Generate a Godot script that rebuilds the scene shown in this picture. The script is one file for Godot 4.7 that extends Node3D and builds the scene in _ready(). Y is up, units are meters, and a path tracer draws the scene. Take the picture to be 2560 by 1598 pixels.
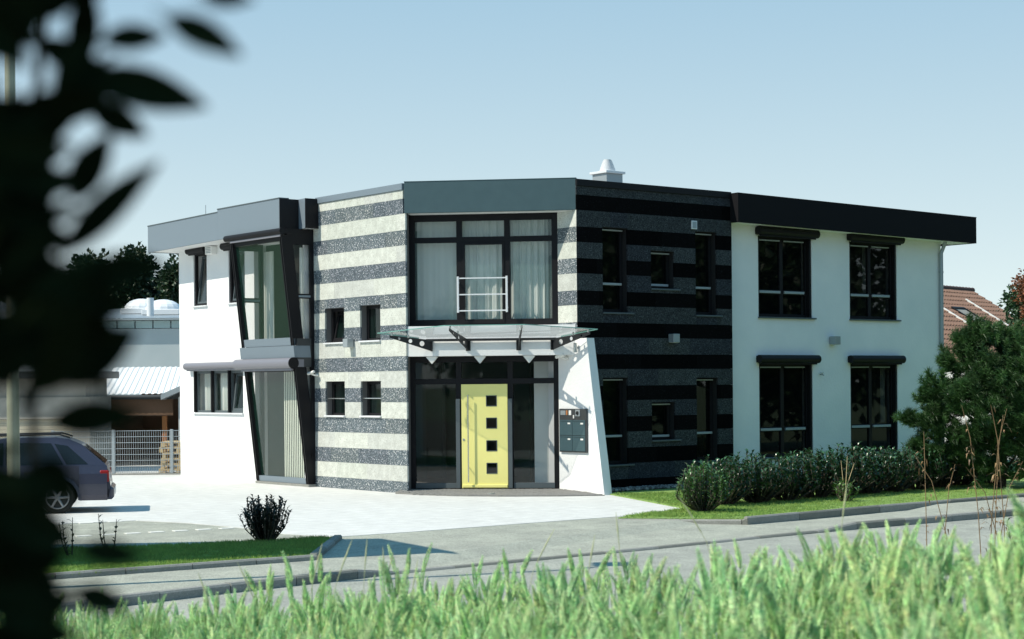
extends Node3D
# A two-storey office building with striped stone facades behind a wheat field, seen on a sunny morning.

var M := {}
var rng := RandomNumberGenerator.new()
var taken := {}
var FL: Transform3D
var FR: Transform3D
var FF: Transform3D
var FN: Transform3D
const ORIGIN := Vector3(-0.582, 0.0, -37.65)


class MB:
	var v := PackedVector3Array()
	var n := PackedVector3Array()
	var c := PackedColorArray()
	var ix := PackedInt32Array()
	var col := Color.WHITE
	var colored := false
	var t := Transform3D.IDENTITY

	func add(p: Vector3, nn: Vector3) -> int:
		v.append(t * p)
		n.append((t.basis * nn).normalized())
		c.append(col)
		return v.size() - 1

	func tri(a: Vector3, b: Vector3, d: Vector3) -> void:
		var nn := (b - a).cross(d - a).normalized()
		var i := add(a, nn)
		add(d, nn)
		add(b, nn)
		ix.append_array([i, i + 1, i + 2])

	func quad(a: Vector3, b: Vector3, d: Vector3, e: Vector3) -> void:
		# counter-clockwise as seen from outside
		var nn := (b - a).cross(e - a)
		if nn.length() < 1e-12:
			nn = (d - b).cross(e - b)
		nn = nn.normalized()
		var i := add(a, nn)
		add(e, nn)
		add(d, nn)
		add(b, nn)
		ix.append_array([i, i + 1, i + 2, i, i + 2, i + 3])

	func box(a: Vector3, b: Vector3) -> void:
		var p := [Vector3(a.x, a.y, a.z), Vector3(b.x, a.y, a.z), Vector3(b.x, b.y, a.z), Vector3(a.x, b.y, a.z), Vector3(a.x, a.y, b.z), Vector3(b.x, a.y, b.z), Vector3(b.x, b.y, b.z), Vector3(a.x, b.y, b.z)]
		quad(p[4], p[5], p[6], p[7])
		quad(p[1], p[0], p[3], p[2])
		quad(p[5], p[1], p[2], p[6])
		quad(p[0], p[4], p[7], p[3])
		quad(p[7], p[6], p[2], p[3])
		quad(p[0], p[1], p[5], p[4])

	func cbox(a: Vector3, b: Vector3, k: float) -> void:
		# box with its twelve edges chamfered by k
		var faces := [[0, 1, 2], [1, 2, 0], [2, 0, 1]]
		for f in faces:
			var u: int = f[1]
			var w: int = f[2]
			for s in 2:
				var q := []
				for e in [[0, 0], [1, 0], [1, 1], [0, 1]]:
					var p := Vector3.ZERO
					p[f[0]] = b[f[0]] if s == 1 else a[f[0]]
					p[u] = b[u] - k if e[0] == 1 else a[u] + k
					p[w] = b[w] - k if e[1] == 1 else a[w] + k
					q.append(p)
				if s == 1:
					quad(q[0], q[1], q[2], q[3])
				else:
					quad(q[3], q[2], q[1], q[0])
		for f in faces:
			var u: int = f[1]
			var w: int = f[2]
			for su in 2:
				for sw in 2:
					var q := []
					for e in 4:
						var p := Vector3.ZERO
						p[f[0]] = b[f[0]] - k if e in [1, 2] else a[f[0]] + k
						var onu := e < 2
						p[u] = (b[u] if onu else b[u] - k) if su == 1 else (a[u] if onu else a[u] + k)
						p[w] = (b[w] - k if onu else b[w]) if sw == 1 else (a[w] + k if onu else a[w])
						q.append(p)
					if su == sw:
						quad(q[0], q[1], q[2], q[3])
					else:
						quad(q[3], q[2], q[1], q[0])
		for sx in 2:
			for sy in 2:
				for sz in 2:
					var o := Vector3(b.x if sx else a.x, b.y if sy else a.y, b.z if sz else a.z)
					var i := Vector3(b.x - k if sx else a.x + k, b.y - k if sy else a.y + k, b.z - k if sz else a.z + k)
					var p0 := Vector3(o.x, i.y, i.z)
					var p1 := Vector3(i.x, o.y, i.z)
					var p2 := Vector3(i.x, i.y, o.z)
					if (sx + sy + sz) % 2 == 1:
						tri(p0, p1, p2)
					else:
						tri(p2, p1, p0)

	func tube(pts: Array, radii: Array, sides: int, caps := true) -> void:
		var rings := []
		var prev := Vector3.UP
		for k in pts.size():
			var d: Vector3 = (pts[min(k + 1, pts.size() - 1)] - pts[max(k - 1, 0)]).normalized()
			var side := d.cross(prev)
			if side.length() < 0.05:
				side = d.cross(Vector3(0.3, 0.1, 0.95))
			side = side.normalized()
			var up := side.cross(d).normalized()
			if k == 0 or up.dot(prev) > -2.0:
				prev = up
			var ring := []
			for s in sides:
				var a := TAU * s / sides
				var nn := side * cos(a) + up * sin(a)
				ring.append(add(pts[k] + nn * radii[k], nn))
			rings.append(ring)
		for k in pts.size() - 1:
			for s in sides:
				var s2 := (s + 1) % sides
				ix.append_array([rings[k][s], rings[k][s2], rings[k + 1][s2], rings[k][s], rings[k + 1][s2], rings[k + 1][s]])
		if caps:
			for e in 2:
				var k: int = 0 if e == 0 else pts.size() - 1
				var d: Vector3 = (pts[0] - pts[1]).normalized() if e == 0 else (pts[k] - pts[k - 1]).normalized()
				var base := v.size()
				for s in sides:
					v.append(v[rings[k][s]])
					n.append((t.basis * d).normalized())
					c.append(col)
				for s in range(1, sides - 1):
					if e == 0:
						ix.append_array([base, base + s + 1, base + s])
					else:
						ix.append_array([base, base + s, base + s + 1])

	func prism(poly: PackedVector2Array, z0: float, z1: float) -> void:
		# outline in x, y, pulled from z0 to z1
		var p := poly
		if Geometry2D.is_polygon_clockwise(p):
			p = p.duplicate()
			p.reverse()
		# Godot calls y-down outlines clockwise: make it counter-clockwise in a y-up plane
		var area := 0.0
		for i in p.size():
			var q := p[(i + 1) % p.size()]
			area += p[i].x * q.y - q.x * p[i].y
		if area < 0:
			p = p.duplicate()
			p.reverse()
		var tr := Geometry2D.triangulate_polygon(p)
		for i in range(0, tr.size(), 3):
			var a := p[tr[i]]
			var b := p[tr[i + 1]]
			var d := p[tr[i + 2]]
			if (b - a).cross(d - a) < 0:
				var m := b
				b = d
				d = m
			tri(Vector3(a.x, a.y, z1), Vector3(b.x, b.y, z1), Vector3(d.x, d.y, z1))
			tri(Vector3(a.x, a.y, z0), Vector3(d.x, d.y, z0), Vector3(b.x, b.y, z0))
		for i in p.size():
			var a := p[i]
			var b := p[(i + 1) % p.size()]
			quad(Vector3(a.x, a.y, z0), Vector3(b.x, b.y, z0), Vector3(b.x, b.y, z1), Vector3(a.x, a.y, z1))

	func slab(poly: PackedVector2Array, y0: float, y1: float) -> void:
		# outline in x, z, pulled from y0 up to y1
		var keep := t
		var q := PackedVector2Array()
		for p in poly:
			q.append(Vector2(p.x, -p.y))
		t = keep * Transform3D(Basis(Vector3(1, 0, 0), Vector3(0, 0, -1), Vector3(0, 1, 0)), Vector3.ZERO)
		prism(q, y0, y1)
		t = keep

	func sheet(pts: PackedVector3Array, thick: float) -> void:
		# ground sheet through points with heights of their own, with a skirt
		var q := PackedVector2Array()
		for p in pts:
			q.append(Vector2(p.x, -p.z))
		var tr := Geometry2D.triangulate_polygon(q)
		for i in range(0, tr.size(), 3):
			var a := pts[tr[i]]
			var b := pts[tr[i + 1]]
			var d := pts[tr[i + 2]]
			if (b - a).cross(d - a).y < 0:
				tri(a, d, b)
			else:
				tri(a, b, d)
		var area := 0.0
		for i in q.size():
			var w := q[(i + 1) % q.size()]
			area += q[i].x * w.y - w.x * q[i].y
		for i in pts.size():
			var a := pts[i]
			var b := pts[(i + 1) % pts.size()]
			var dn := Vector3(0, -thick, 0)
			if area > 0:
				quad(a + dn, b + dn, b, a)
			else:
				quad(b + dn, a + dn, a, b)

	func leaf(base: Vector3, dir: Vector3, up: Vector3, len: float, wid: float, bend: float) -> void:
		var side := dir.cross(up).normalized()
		var nn := side.cross(dir).normalized()
		var m := base + dir * len * 0.5 + nn * bend * len * 0.25
		var tip := base + dir * len - nn * bend * len * 0.25
		var l := m - side * wid * 0.5 + nn * wid * 0.12
		var r := m + side * wid * 0.5 + nn * wid * 0.12
		tri(base, r, m)
		tri(base, m, l)
		tri(m, r, tip)
		tri(m, tip, l)

	func wall(s0: float, s1: float, h0: float, h1: float, zb: float, zf: float, holes: Array) -> void:
		var xs := [s0, s1]
		var ys := [h0, h1]
		for r: Rect2 in holes:
			for x in [r.position.x, r.end.x]:
				if x > s0 + 1e-4 and x < s1 - 1e-4 and not xs.has(x):
					xs.append(x)
			for y in [r.position.y, r.end.y]:
				if y > h0 + 1e-4 and y < h1 - 1e-4 and not ys.has(y):
					ys.append(y)
		xs.sort()
		ys.sort()
		var solid := func(i: int, j: int) -> bool:
			if i < 0 or j < 0 or i >= xs.size() - 1 or j >= ys.size() - 1:
				return false
			var p := Vector2((xs[i] + xs[i + 1]) / 2, (ys[j] + ys[j + 1]) / 2)
			for r: Rect2 in holes:
				if r.has_point(p):
					return false
			return true
		for i in xs.size() - 1:
			for j in ys.size() - 1:
				if not solid.call(i, j):
					continue
				var a: float = xs[i]
				var b: float = xs[i + 1]
				var d: float = ys[j]
				var e: float = ys[j + 1]
				quad(Vector3(a, d, zf), Vector3(b, d, zf), Vector3(b, e, zf), Vector3(a, e, zf))
				quad(Vector3(b, d, zb), Vector3(a, d, zb), Vector3(a, e, zb), Vector3(b, e, zb))
				if not solid.call(i + 1, j):
					quad(Vector3(b, d, zf), Vector3(b, d, zb), Vector3(b, e, zb), Vector3(b, e, zf))
				if not solid.call(i - 1, j):
					quad(Vector3(a, d, zb), Vector3(a, d, zf), Vector3(a, e, zf), Vector3(a, e, zb))
				if not solid.call(i, j + 1):
					quad(Vector3(a, e, zf), Vector3(b, e, zf), Vector3(b, e, zb), Vector3(a, e, zb))
				if not solid.call(i, j - 1):
					quad(Vector3(a, d, zb), Vector3(b, d, zb), Vector3(b, d, zf), Vector3(a, d, zf))

	func mesh() -> ArrayMesh:
		var arr := []
		arr.resize(Mesh.ARRAY_MAX)
		arr[Mesh.ARRAY_VERTEX] = v
		arr[Mesh.ARRAY_NORMAL] = n
		if colored:
			arr[Mesh.ARRAY_COLOR] = c
		arr[Mesh.ARRAY_INDEX] = ix
		var m := ArrayMesh.new()
		m.add_surface_from_arrays(Mesh.PRIMITIVE_TRIANGLES, arr)
		return m


func numbered(parent: Node, called: String) -> String:
	var key := str(parent.get_instance_id()) + called
	var k: int = taken.get(key, 0)
	taken[key] = k + 1
	return called if k == 0 else "%s_%03d" % [called, k]


func put(mb: MB, called: String, mat: Material, parent: Node = self, xf := Transform3D.IDENTITY) -> MeshInstance3D:
	return put_mesh(mb.mesh(), called, mat, parent, xf)


func put_mesh(mesh: Mesh, called: String, mat: Material, parent: Node = self, xf := Transform3D.IDENTITY) -> MeshInstance3D:
	var o := MeshInstance3D.new()
	o.name = numbered(parent, called)
	o.mesh = mesh
	o.material_override = mat
	o.transform = xf
	parent.add_child(o, true)
	return o


func many(mesh: Mesh, places: Array, cols: Array, called: String, mat: Material, parent: Node = self) -> MultiMeshInstance3D:
	var mm := MultiMesh.new()
	mm.transform_format = MultiMesh.TRANSFORM_3D
	mm.use_colors = not cols.is_empty()
	mm.mesh = mesh
	mm.instance_count = places.size()
	for i in places.size():
		mm.set_instance_transform(i, places[i])
		if not cols.is_empty():
			mm.set_instance_color(i, cols[i])
	var o := MultiMeshInstance3D.new()
	o.name = numbered(parent, called)
	o.multimesh = mm
	o.material_override = mat
	parent.add_child(o, true)
	return o


func thing(called: String, label: String, category: String, at := Vector3.ZERO, group := "", turn := 0.0) -> Node3D:
	var o := Node3D.new()
	o.name = numbered(self, called)
	o.position = at
	o.rotation.y = turn
	add_child(o, true)
	return tag(o, label, category, group)


func tag(o: Node3D, label: String, category: String, group := "") -> Node3D:
	o.set_meta("label", label)
	o.set_meta("category", category)
	if group:
		o.set_meta("group", group)
	return o


func struct(o: Node3D) -> Node3D:
	o.set_meta("kind", "structure")
	return o


func stuff(o: Node3D) -> Node3D:
	o.set_meta("kind", "stuff")
	return o


func dup(src: Node3D, called: String, at: Vector3, turn: float, label: String, group := "") -> Node3D:
	var r: Node3D = src.duplicate()
	r.name = numbered(self, called)
	add_child(r, true)
	r.position = at
	r.rotation.y = turn
	r.set_meta("label", label)
	if group:
		r.set_meta("group", group)
	return r


func rnd(a: float, b: float) -> float:
	return rng.randf_range(a, b)


func noise_tex(seed_: int, freq: float, lo: Color, hi: Color, octaves := 4, size := 512, gain := 0.5, contrast := 1.0) -> ImageTexture:
	var f := FastNoiseLite.new()
	f.seed = seed_
	f.frequency = freq
	f.fractal_octaves = octaves
	f.fractal_gain = gain
	var im := f.get_seamless_image(size, size)
	im.convert(Image.FORMAT_L8)
	var data := im.get_data()
	var out := PackedByteArray()
	out.resize(size * size * 3)
	var lut := PackedByteArray()
	lut.resize(256 * 3)
	for i in 256:
		var k: float = clampf((i / 255.0 - 0.5) * contrast + 0.5, 0, 1)
		var q := lo.lerp(hi, k)
		lut[i * 3] = q.r8
		lut[i * 3 + 1] = q.g8
		lut[i * 3 + 2] = q.b8
	for i in data.size():
		var g := data[i] * 3
		out[i * 3] = lut[g]
		out[i * 3 + 1] = lut[g + 1]
		out[i * 3 + 2] = lut[g + 2]
	return ImageTexture.create_from_image(Image.create_from_data(size, size, false, Image.FORMAT_RGB8, out))


func speckle_tex(seed_: int, base: Color, spots: Array, count: int, size := 512) -> ImageTexture:
	var f := FastNoiseLite.new()
	f.seed = seed_
	f.frequency = 0.012
	var im := f.get_seamless_image(size, size)
	im.convert(Image.FORMAT_RGB8)
	var r := RandomNumberGenerator.new()
	r.seed = seed_
	var data := im.get_data()
	for i in size * size:
		var k: float = 0.93 + 0.14 * data[i * 3] / 255.0
		data[i * 3] = int(clampf(base.r * k, 0, 1) * 255)
		data[i * 3 + 1] = int(clampf(base.g * k, 0, 1) * 255)
		data[i * 3 + 2] = int(clampf(base.b * k, 0, 1) * 255)
	for s in count:
		var x := r.randi() % size
		var y := r.randi() % size
		var q: Color = spots[r.randi() % spots.size()]
		var w := 1 + r.randi() % 6
		var h := 1 + r.randi() % 6
		for i in w:
			for j in h:
				if (i == 0 or i == w - 1) and (j == 0 or j == h - 1) and w > 2:
					continue
				var o := (((y + j) % size) * size + (x + i) % size) * 3
				data[o] = q.r8
				data[o + 1] = q.g8
				data[o + 2] = q.b8
	return ImageTexture.create_from_image(Image.create_from_data(size, size, false, Image.FORMAT_RGB8, data))


func flat(r: float, g: float, b: float, rough := 0.7, metal := 0.0) -> StandardMaterial3D:
	var m := StandardMaterial3D.new()
	m.albedo_color = Color(r, g, b).linear_to_srgb()
	m.roughness = rough
	m.metallic = metal
	return m


func textured(tex: Texture2D, scale: float, rough := 0.85, bump: Texture2D = null, bump_cm := 0.0, bump_scale := 0.0) -> StandardMaterial3D:
	var m := StandardMaterial3D.new()
	m.albedo_texture = tex
	m.uv1_triplanar = true
	m.uv1_scale = Vector3.ONE * scale
	m.roughness = rough
	if bump:
		m.heightmap_enabled = true
		m.heightmap_texture = bump
		m.heightmap_scale = bump_cm
	return m


func tinted(base: StandardMaterial3D, k: Color) -> StandardMaterial3D:
	var m: StandardMaterial3D = base.duplicate()
	m.albedo_color = k
	return m


func lin(r: float, g: float, b: float) -> Color:
	return Color(r, g, b).linear_to_srgb()


func glass(r: float, g: float, b: float, a: float) -> StandardMaterial3D:
	var m := flat(r, g, b, 0.02)
	m.albedo_color.a = a
	m.transparency = BaseMaterial3D.TRANSPARENCY_ALPHA
	return m


func leafy(rough := 0.55) -> StandardMaterial3D:
	var m := StandardMaterial3D.new()
	m.vertex_color_use_as_albedo = true
	m.roughness = rough
	m.backlight_enabled = true
	m.backlight = Color(0.35, 0.42, 0.2)
	return m


func make_materials() -> void:
	var grain := noise_tex(11, 0.09, Color.BLACK, Color.WHITE, 3)
	M.white = textured(noise_tex(3, 0.006, lin(0.73, 0.745, 0.75), lin(0.80, 0.805, 0.80), 5), 0.25, 0.92, grain, 0.35)
	M.white.heightmap_scale = 0.25
	M.render_far = textured(noise_tex(5, 0.01, lin(0.62, 0.64, 0.64), lin(0.72, 0.73, 0.71), 5), 0.2, 0.95)
	M.mortar = flat(0.12, 0.12, 0.12, 0.95)
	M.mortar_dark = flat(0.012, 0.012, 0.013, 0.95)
	var pale := [lin(0.80, 0.80, 0.78), lin(0.50, 0.52, 0.56), lin(0.62, 0.64, 0.68), lin(0.36, 0.38, 0.42)]
	M.dark_stone = textured(speckle_tex(21, lin(0.072, 0.098, 0.112), pale, 4000), 0.62, 0.7, grain, 0.2)
	M.light_stone = textured(speckle_tex(22, lin(0.52, 0.545, 0.50), [lin(0.40, 0.41, 0.36), lin(0.64, 0.65, 0.59), lin(0.46, 0.47, 0.41), lin(0.33, 0.34, 0.30)], 6500), 0.62, 0.85, grain, 0.3)
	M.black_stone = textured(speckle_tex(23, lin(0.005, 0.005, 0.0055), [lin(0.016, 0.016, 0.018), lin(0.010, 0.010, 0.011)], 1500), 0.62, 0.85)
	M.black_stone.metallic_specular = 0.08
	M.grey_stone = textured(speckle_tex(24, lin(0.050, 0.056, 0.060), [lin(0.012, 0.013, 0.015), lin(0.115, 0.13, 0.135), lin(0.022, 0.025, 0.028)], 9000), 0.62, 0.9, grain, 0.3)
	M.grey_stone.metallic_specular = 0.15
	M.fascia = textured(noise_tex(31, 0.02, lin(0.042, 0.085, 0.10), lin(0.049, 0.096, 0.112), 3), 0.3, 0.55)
	M.fascia_shaded = flat(0.012, 0.012, 0.014, 0.6)  # fascia metal for the right wing, its shade put into the colour
	M.fascia_shaded.metallic_specular = 0.15
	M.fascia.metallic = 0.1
	M.frame = flat(0.010, 0.010, 0.012, 0.5)
	M.frame.metallic_specular = 0.3
	M.frame_grey = flat(0.075, 0.095, 0.105, 0.45)
	M.alu = flat(0.175, 0.22, 0.26, 0.45, 0.12)
	M.roller = flat(0.21, 0.21, 0.24, 0.4, 0.2)
	M.steel = flat(0.62, 0.63, 0.62, 0.25, 0.9)
	M.zinc = flat(0.36, 0.40, 0.42, 0.45, 0.5)
	M.sheet_white = flat(0.70, 0.72, 0.74, 0.5, 0.2)
	M.rail_light = flat(0.30, 0.34, 0.36, 0.4)
	M.black_steel = flat(0.012, 0.013, 0.015, 0.45)
	M.yellow = textured(noise_tex(41, 0.01, lin(0.84, 0.78, 0.27), lin(0.87, 0.81, 0.29), 3), 0.3, 0.42)
	M.glass = glass(0.02, 0.06, 0.05, 0.12)
	M.glass_bay = glass(0.03, 0.12, 0.085, 0.14)
	M.glass_front = glass(0.13, 0.24, 0.22, 0.24)
	M.glass_dark = glass(0.003, 0.004, 0.004, 0.72)
	M.glass_canopy = glass(0.03, 0.11, 0.10, 0.22)
	M.curtain = flat(0.74, 0.78, 0.74, 0.9)
	M.curtain.backlight_enabled = true
	M.curtain.backlight = Color(0.4, 0.42, 0.4)
	M.blind = flat(0.66, 0.70, 0.60, 0.8)
	M.blind.backlight_enabled = true
	M.blind.backlight = Color(0.4, 0.42, 0.36)
	M.room = flat(0.15, 0.16, 0.155, 0.9)
	M.room_dark = flat(0.06, 0.055, 0.05, 0.9)
	M.room_white = flat(0.72, 0.75, 0.72, 0.9)
	M.carpet = flat(0.10, 0.10, 0.10, 0.95)
	M.roof_gravel = textured(noise_tex(51, 0.06, lin(0.22, 0.22, 0.21), lin(0.36, 0.35, 0.33), 3), 0.5, 0.95)
	# ground
	M.asphalt = textured(speckle_tex(61, lin(0.365, 0.38, 0.325), [lin(0.455, 0.47, 0.40), lin(0.265, 0.275, 0.235), lin(0.495, 0.51, 0.44), lin(0.305, 0.318, 0.275)], 16000), 0.55, 0.92, grain, 0.3)
	var blotch := noise_tex(62, 0.006, Color(0.89, 0.89, 0.89), Color(1.0, 1.0, 0.99), 5, 512, 0.65, 1.4)
	for m in [M.asphalt]:
		m.detail_enabled = true
		m.detail_albedo = blotch
		m.detail_blend_mode = BaseMaterial3D.BLEND_MODE_MUL
		m.detail_uv_layer = BaseMaterial3D.DETAIL_UV_2
		m.uv2_triplanar = true
		m.uv2_scale = Vector3.ONE * 0.21
	M.road = M.asphalt.duplicate()
	M.road.albedo_color = Color(0.97, 0.97, 0.985)
	M.paving = textured(speckle_tex(63, lin(0.60, 0.605, 0.585), [lin(0.57, 0.575, 0.555), lin(0.63, 0.635, 0.615), lin(0.585, 0.59, 0.57)], 9000), 0.4, 0.9, grain, 0.2)
	M.paving.detail_enabled = true
	M.paving.detail_albedo = noise_tex(64, 0.005, Color(0.965, 0.965, 0.96), Color(1, 1, 1), 4)
	M.paving.detail_blend_mode = BaseMaterial3D.BLEND_MODE_MUL
	M.paving.detail_uv_layer = BaseMaterial3D.DETAIL_UV_2
	M.paving.uv2_triplanar = true
	M.paving.uv2_scale = Vector3.ONE * 0.07
	M.cobble = textured(speckle_tex(65, lin(0.20, 0.20, 0.19), [lin(0.14, 0.14, 0.135), lin(0.27, 0.27, 0.25), lin(0.23, 0.225, 0.21)], 9000), 0.6, 0.95, grain, 0.5)
	M.kerb = textured(speckle_tex(66, lin(0.25, 0.255, 0.235), [lin(0.20, 0.20, 0.185), lin(0.32, 0.32, 0.30), lin(0.22, 0.22, 0.20)], 9000), 0.7, 0.9, grain, 0.3)
	M.marking = flat(0.66, 0.66, 0.62, 0.85)
	M.soil = textured(noise_tex(71, 0.03, lin(0.05, 0.042, 0.03), lin(0.11, 0.09, 0.06), 5), 0.5, 0.95)
	M.lawn = textured(noise_tex(72, 0.05, lin(0.125, 0.225, 0.045), lin(0.27, 0.39, 0.115), 5), 0.7, 0.95, grain, 1.0)
	M.terrain = textured(noise_tex(73, 0.02, lin(0.05, 0.085, 0.03), lin(0.10, 0.12, 0.05), 5), 0.05, 0.95)
	M.grass_blade = leafy(0.6)
	M.leaf = leafy(0.5)
	M.leaf_gloss = leafy(0.32)
	M.leaf_dark = leafy(0.5)
	M.leaf_dark.backlight = Color(0.06, 0.08, 0.03)
	M.wheat = leafy(0.55)
	M.wheat.backlight = Color(0.12, 0.15, 0.07)
	M.bark = textured(noise_tex(81, 0.04, lin(0.05, 0.04, 0.03), lin(0.13, 0.105, 0.08), 4), 1.2, 0.95, grain, 1.0)
	M.wood = textured(noise_tex(82, 0.03, lin(0.48, 0.36, 0.20), lin(0.62, 0.49, 0.29), 4), 2.0, 0.85)
	M.brown_wood = textured(noise_tex(83, 0.03, lin(0.16, 0.09, 0.055), lin(0.24, 0.14, 0.085), 4), 1.5, 0.85)
	M.orange_wood = flat(0.40, 0.16, 0.055, 0.8)
	M.tile = textured(noise_tex(84, 0.05, lin(0.15, 0.085, 0.06), lin(0.33, 0.20, 0.145), 4, 512, 0.6, 1.5), 0.6, 0.9)
	M.ridge = flat(0.07, 0.04, 0.035, 0.9)
	M.corrugated = flat(0.80, 0.80, 0.78, 0.6)
	M.hall = textured(noise_tex(85, 0.008, lin(0.36, 0.42, 0.44), lin(0.43, 0.48, 0.49), 4), 0.1, 0.8)
	M.grey_plaster = textured(noise_tex(86, 0.01, lin(0.27, 0.26, 0.23), lin(0.36, 0.34, 0.30), 5), 0.25, 0.95)
	M.shutter = flat(0.42, 0.38, 0.29, 0.7)
	M.paint = flat(0.030, 0.032, 0.058, 0.35, 0.1)
	M.paint.clearcoat_enabled = true
	M.paint.clearcoat = 0.5
	M.paint.clearcoat_roughness = 0.05
	M.plastic = flat(0.018, 0.018, 0.02, 0.55)
	M.rubber = flat(0.012, 0.012, 0.012, 0.8)
	M.rim = flat(0.40, 0.41, 0.42, 0.3, 0.8)
	M.tail = flat(0.25, 0.012, 0.012, 0.2)
	M.letter = flat(0.045, 0.05, 0.053, 0.45, 0.1)
	M.label_white = flat(0.75, 0.75, 0.72, 0.6)
	M.pole = flat(0.33, 0.33, 0.25, 0.4, 0.45)
	M.dome = flat(0.80, 0.82, 0.84, 0.25)
	M.glass_front_low = glass(0.01, 0.03, 0.025, 0.16)
	M.hall_glass = flat(0.30, 0.42, 0.44, 0.1)
	M.glass_dark_car = flat(0.01, 0.012, 0.013, 0.03)
	M.dry = flat(0.22, 0.145, 0.07, 0.85)
	M.straw = flat(0.50, 0.52, 0.30, 0.7)
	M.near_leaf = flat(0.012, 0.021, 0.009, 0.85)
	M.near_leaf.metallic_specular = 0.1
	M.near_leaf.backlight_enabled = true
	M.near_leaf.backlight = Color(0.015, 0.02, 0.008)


func _ready() -> void:
	rng.seed = 20240607
	var cam := Camera3D.new()
	cam.name = "camera"
	cam.projection = Camera3D.PROJECTION_FRUSTUM
	cam.near = 0.05
	cam.far = 4000.0
	cam.size = 2.0 * 799.0 / 4355.0 * 0.05
	cam.frustum_offset = Vector2(0.0, 164.0 / 4355.0 * 0.05)
	cam.position = Vector3(0, 2.22, 0)
	cam.rotation = Vector3(0, 0, -0.009)
	var att := CameraAttributesPhysical.new()
	att.frustum_focal_length = 61.0
	att.exposure_aperture = 6.3
	att.frustum_focus_distance = 37.0
	cam.attributes = att
	add_child(cam)
	cam.current = true

	var env := Environment.new()
	env.background_mode = Environment.BG_SKY
	var sky_mat := ProceduralSkyMaterial.new()
	sky_mat.sky_top_color = lin(0.115, 0.345, 0.58)
	sky_mat.sky_horizon_color = lin(0.80, 0.90, 0.86)
	sky_mat.sky_curve = 0.14
	sky_mat.ground_horizon_color = lin(0.42, 0.5, 0.52)
	sky_mat.ground_bottom_color = lin(0.16, 0.18, 0.12)
	sky_mat.sun_angle_max = 12.0
	sky_mat.sun_curve = 0.1
	var sky := Sky.new()
	sky.sky_material = sky_mat
	env.sky = sky
	env.tonemap_mode = Environment.TONE_MAPPER_LINEAR
	env.tonemap_exposure = 1.12
	env.sdfgi_enabled = true
	env.ssao_enabled = true
	env.ssil_enabled = true
	var we := WorldEnvironment.new()
	we.name = "world"
	we.environment = env
	add_child(we)

	var sun := DirectionalLight3D.new()
	sun.name = "sun"
	var el := deg_to_rad(48.5)
	var az := deg_to_rad(68.5)
	var to_sun := Vector3(-sin(az) * cos(el), sin(el), cos(az) * cos(el))
	sun.light_energy = 1.6
	sun.light_color = Color(1.0, 0.965, 0.90)
	sun.light_angular_distance = 0.5
	sun.shadow_enabled = true
	add_child(sun)
	sun.look_at_from_position(to_sun * 60.0, Vector3.ZERO)

	make_materials()
	var dl := Vector3(0.6184084, 0, 0.78585689)
	var dr := Vector3(0.78585689, 0, -0.6184084)
	var df := Vector3(0.99296551, 0, 0.11840397)
	var frame := func(o: Vector3, d: Vector3) -> Transform3D:
		return Transform3D(Basis(d, Vector3.UP, d.cross(Vector3.UP)), o - ORIGIN)
	FL = frame.call(Vector3(-2.2621375, 0, -37.4), dl)
	FR = frame.call(Vector3(1.39667106, 0, -36.94335938), dr)
	FF = frame.call(ORIGIN, df)
	FN = frame.call(Vector3(1.39667106, 0, -36.94335938) - dl * 0.633, dl)

	build_ground()
	build_office()
	build_fixtures()
	build_yard()
	build_right_side()
	build_plants()
	build_field()
	build_near_tree()


func pv(a: Array) -> PackedVector3Array:
	var r := PackedVector3Array()
	for p in a:
		r.append(Vector3(p[0], p[2], p[1]))
	return r


func p2(a: Array) -> PackedVector2Array:
	var r := PackedVector2Array()
	for p in a:
		r.append(Vector2(p[0], p[1]))
	return r


const KERB := [[-16.0, -6.8, -0.085], [-10.6, -12.6, -0.085], [-5.37, -18.2, -0.085], [-3.33, -20.5, -0.085], [-1.96, -21.9, -0.085], [-1.5, -22.42, -0.165], [-0.76, -23.05, -0.17], [0.51, -24.11, -0.17], [2.14, -25.51, -0.17], [3.84, -27.05, -0.17], [4.89, -27.95, -0.165], [5.64, -28.58, -0.085], [6.6, -29.32, -0.085], [8.55, -30.8, -0.085], [13.0, -34.2, -0.085], [20.0, -39.6, -0.085]]


func kerb_row(parent: Node3D, pts: Array, width: float, bottom: float, step := 1.0) -> void:
	# stones laid end to end along a line of [x, z, top]
	for i in pts.size() - 1:
		var a := Vector3(pts[i][0], pts[i][2], pts[i][1])
		var b := Vector3(pts[i + 1][0], pts[i + 1][2], pts[i + 1][1])
		var n: int = max(1, roundi(a.distance_to(b) / step))
		for k in n:
			var p := a.lerp(b, float(k) / n)
			var q := a.lerp(b, float(k + 1) / n)
			var d := Vector3(q.x - p.x, 0, q.z - p.z).normalized()
			p += d * 0.006
			q -= d * 0.006
			var w := Vector3(-d.z, 0, d.x)
			var jit := Vector3(0, rnd(-0.004, 0.004), 0) + w * rnd(-0.005, 0.005)
			var mb := MB.new()
			var ring := []
			for e in [p + jit, q + jit]:
				var f: Vector3 = e
				var low := Vector3(f.x, bottom, f.z)
				ring.append([low, f - Vector3(0, 0.025, 0), f - w * 0.02, f - w * (width - 0.008), f - w * width - Vector3(0, 0.012, 0), low - w * width])
			for s in 5:
				mb.quad(ring[1][s], ring[0][s], ring[0][s + 1], ring[1][s + 1])
			for s in range(1, 5):
				mb.tri(ring[0][0], ring[0][s + 1], ring[0][s])
				mb.tri(ring[1][0], ring[1][s], ring[1][s + 1])
			put(mb, "kerb_stone", M.kerb if rng.randf() < 0.6 else M.kerb_b, parent)


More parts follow.
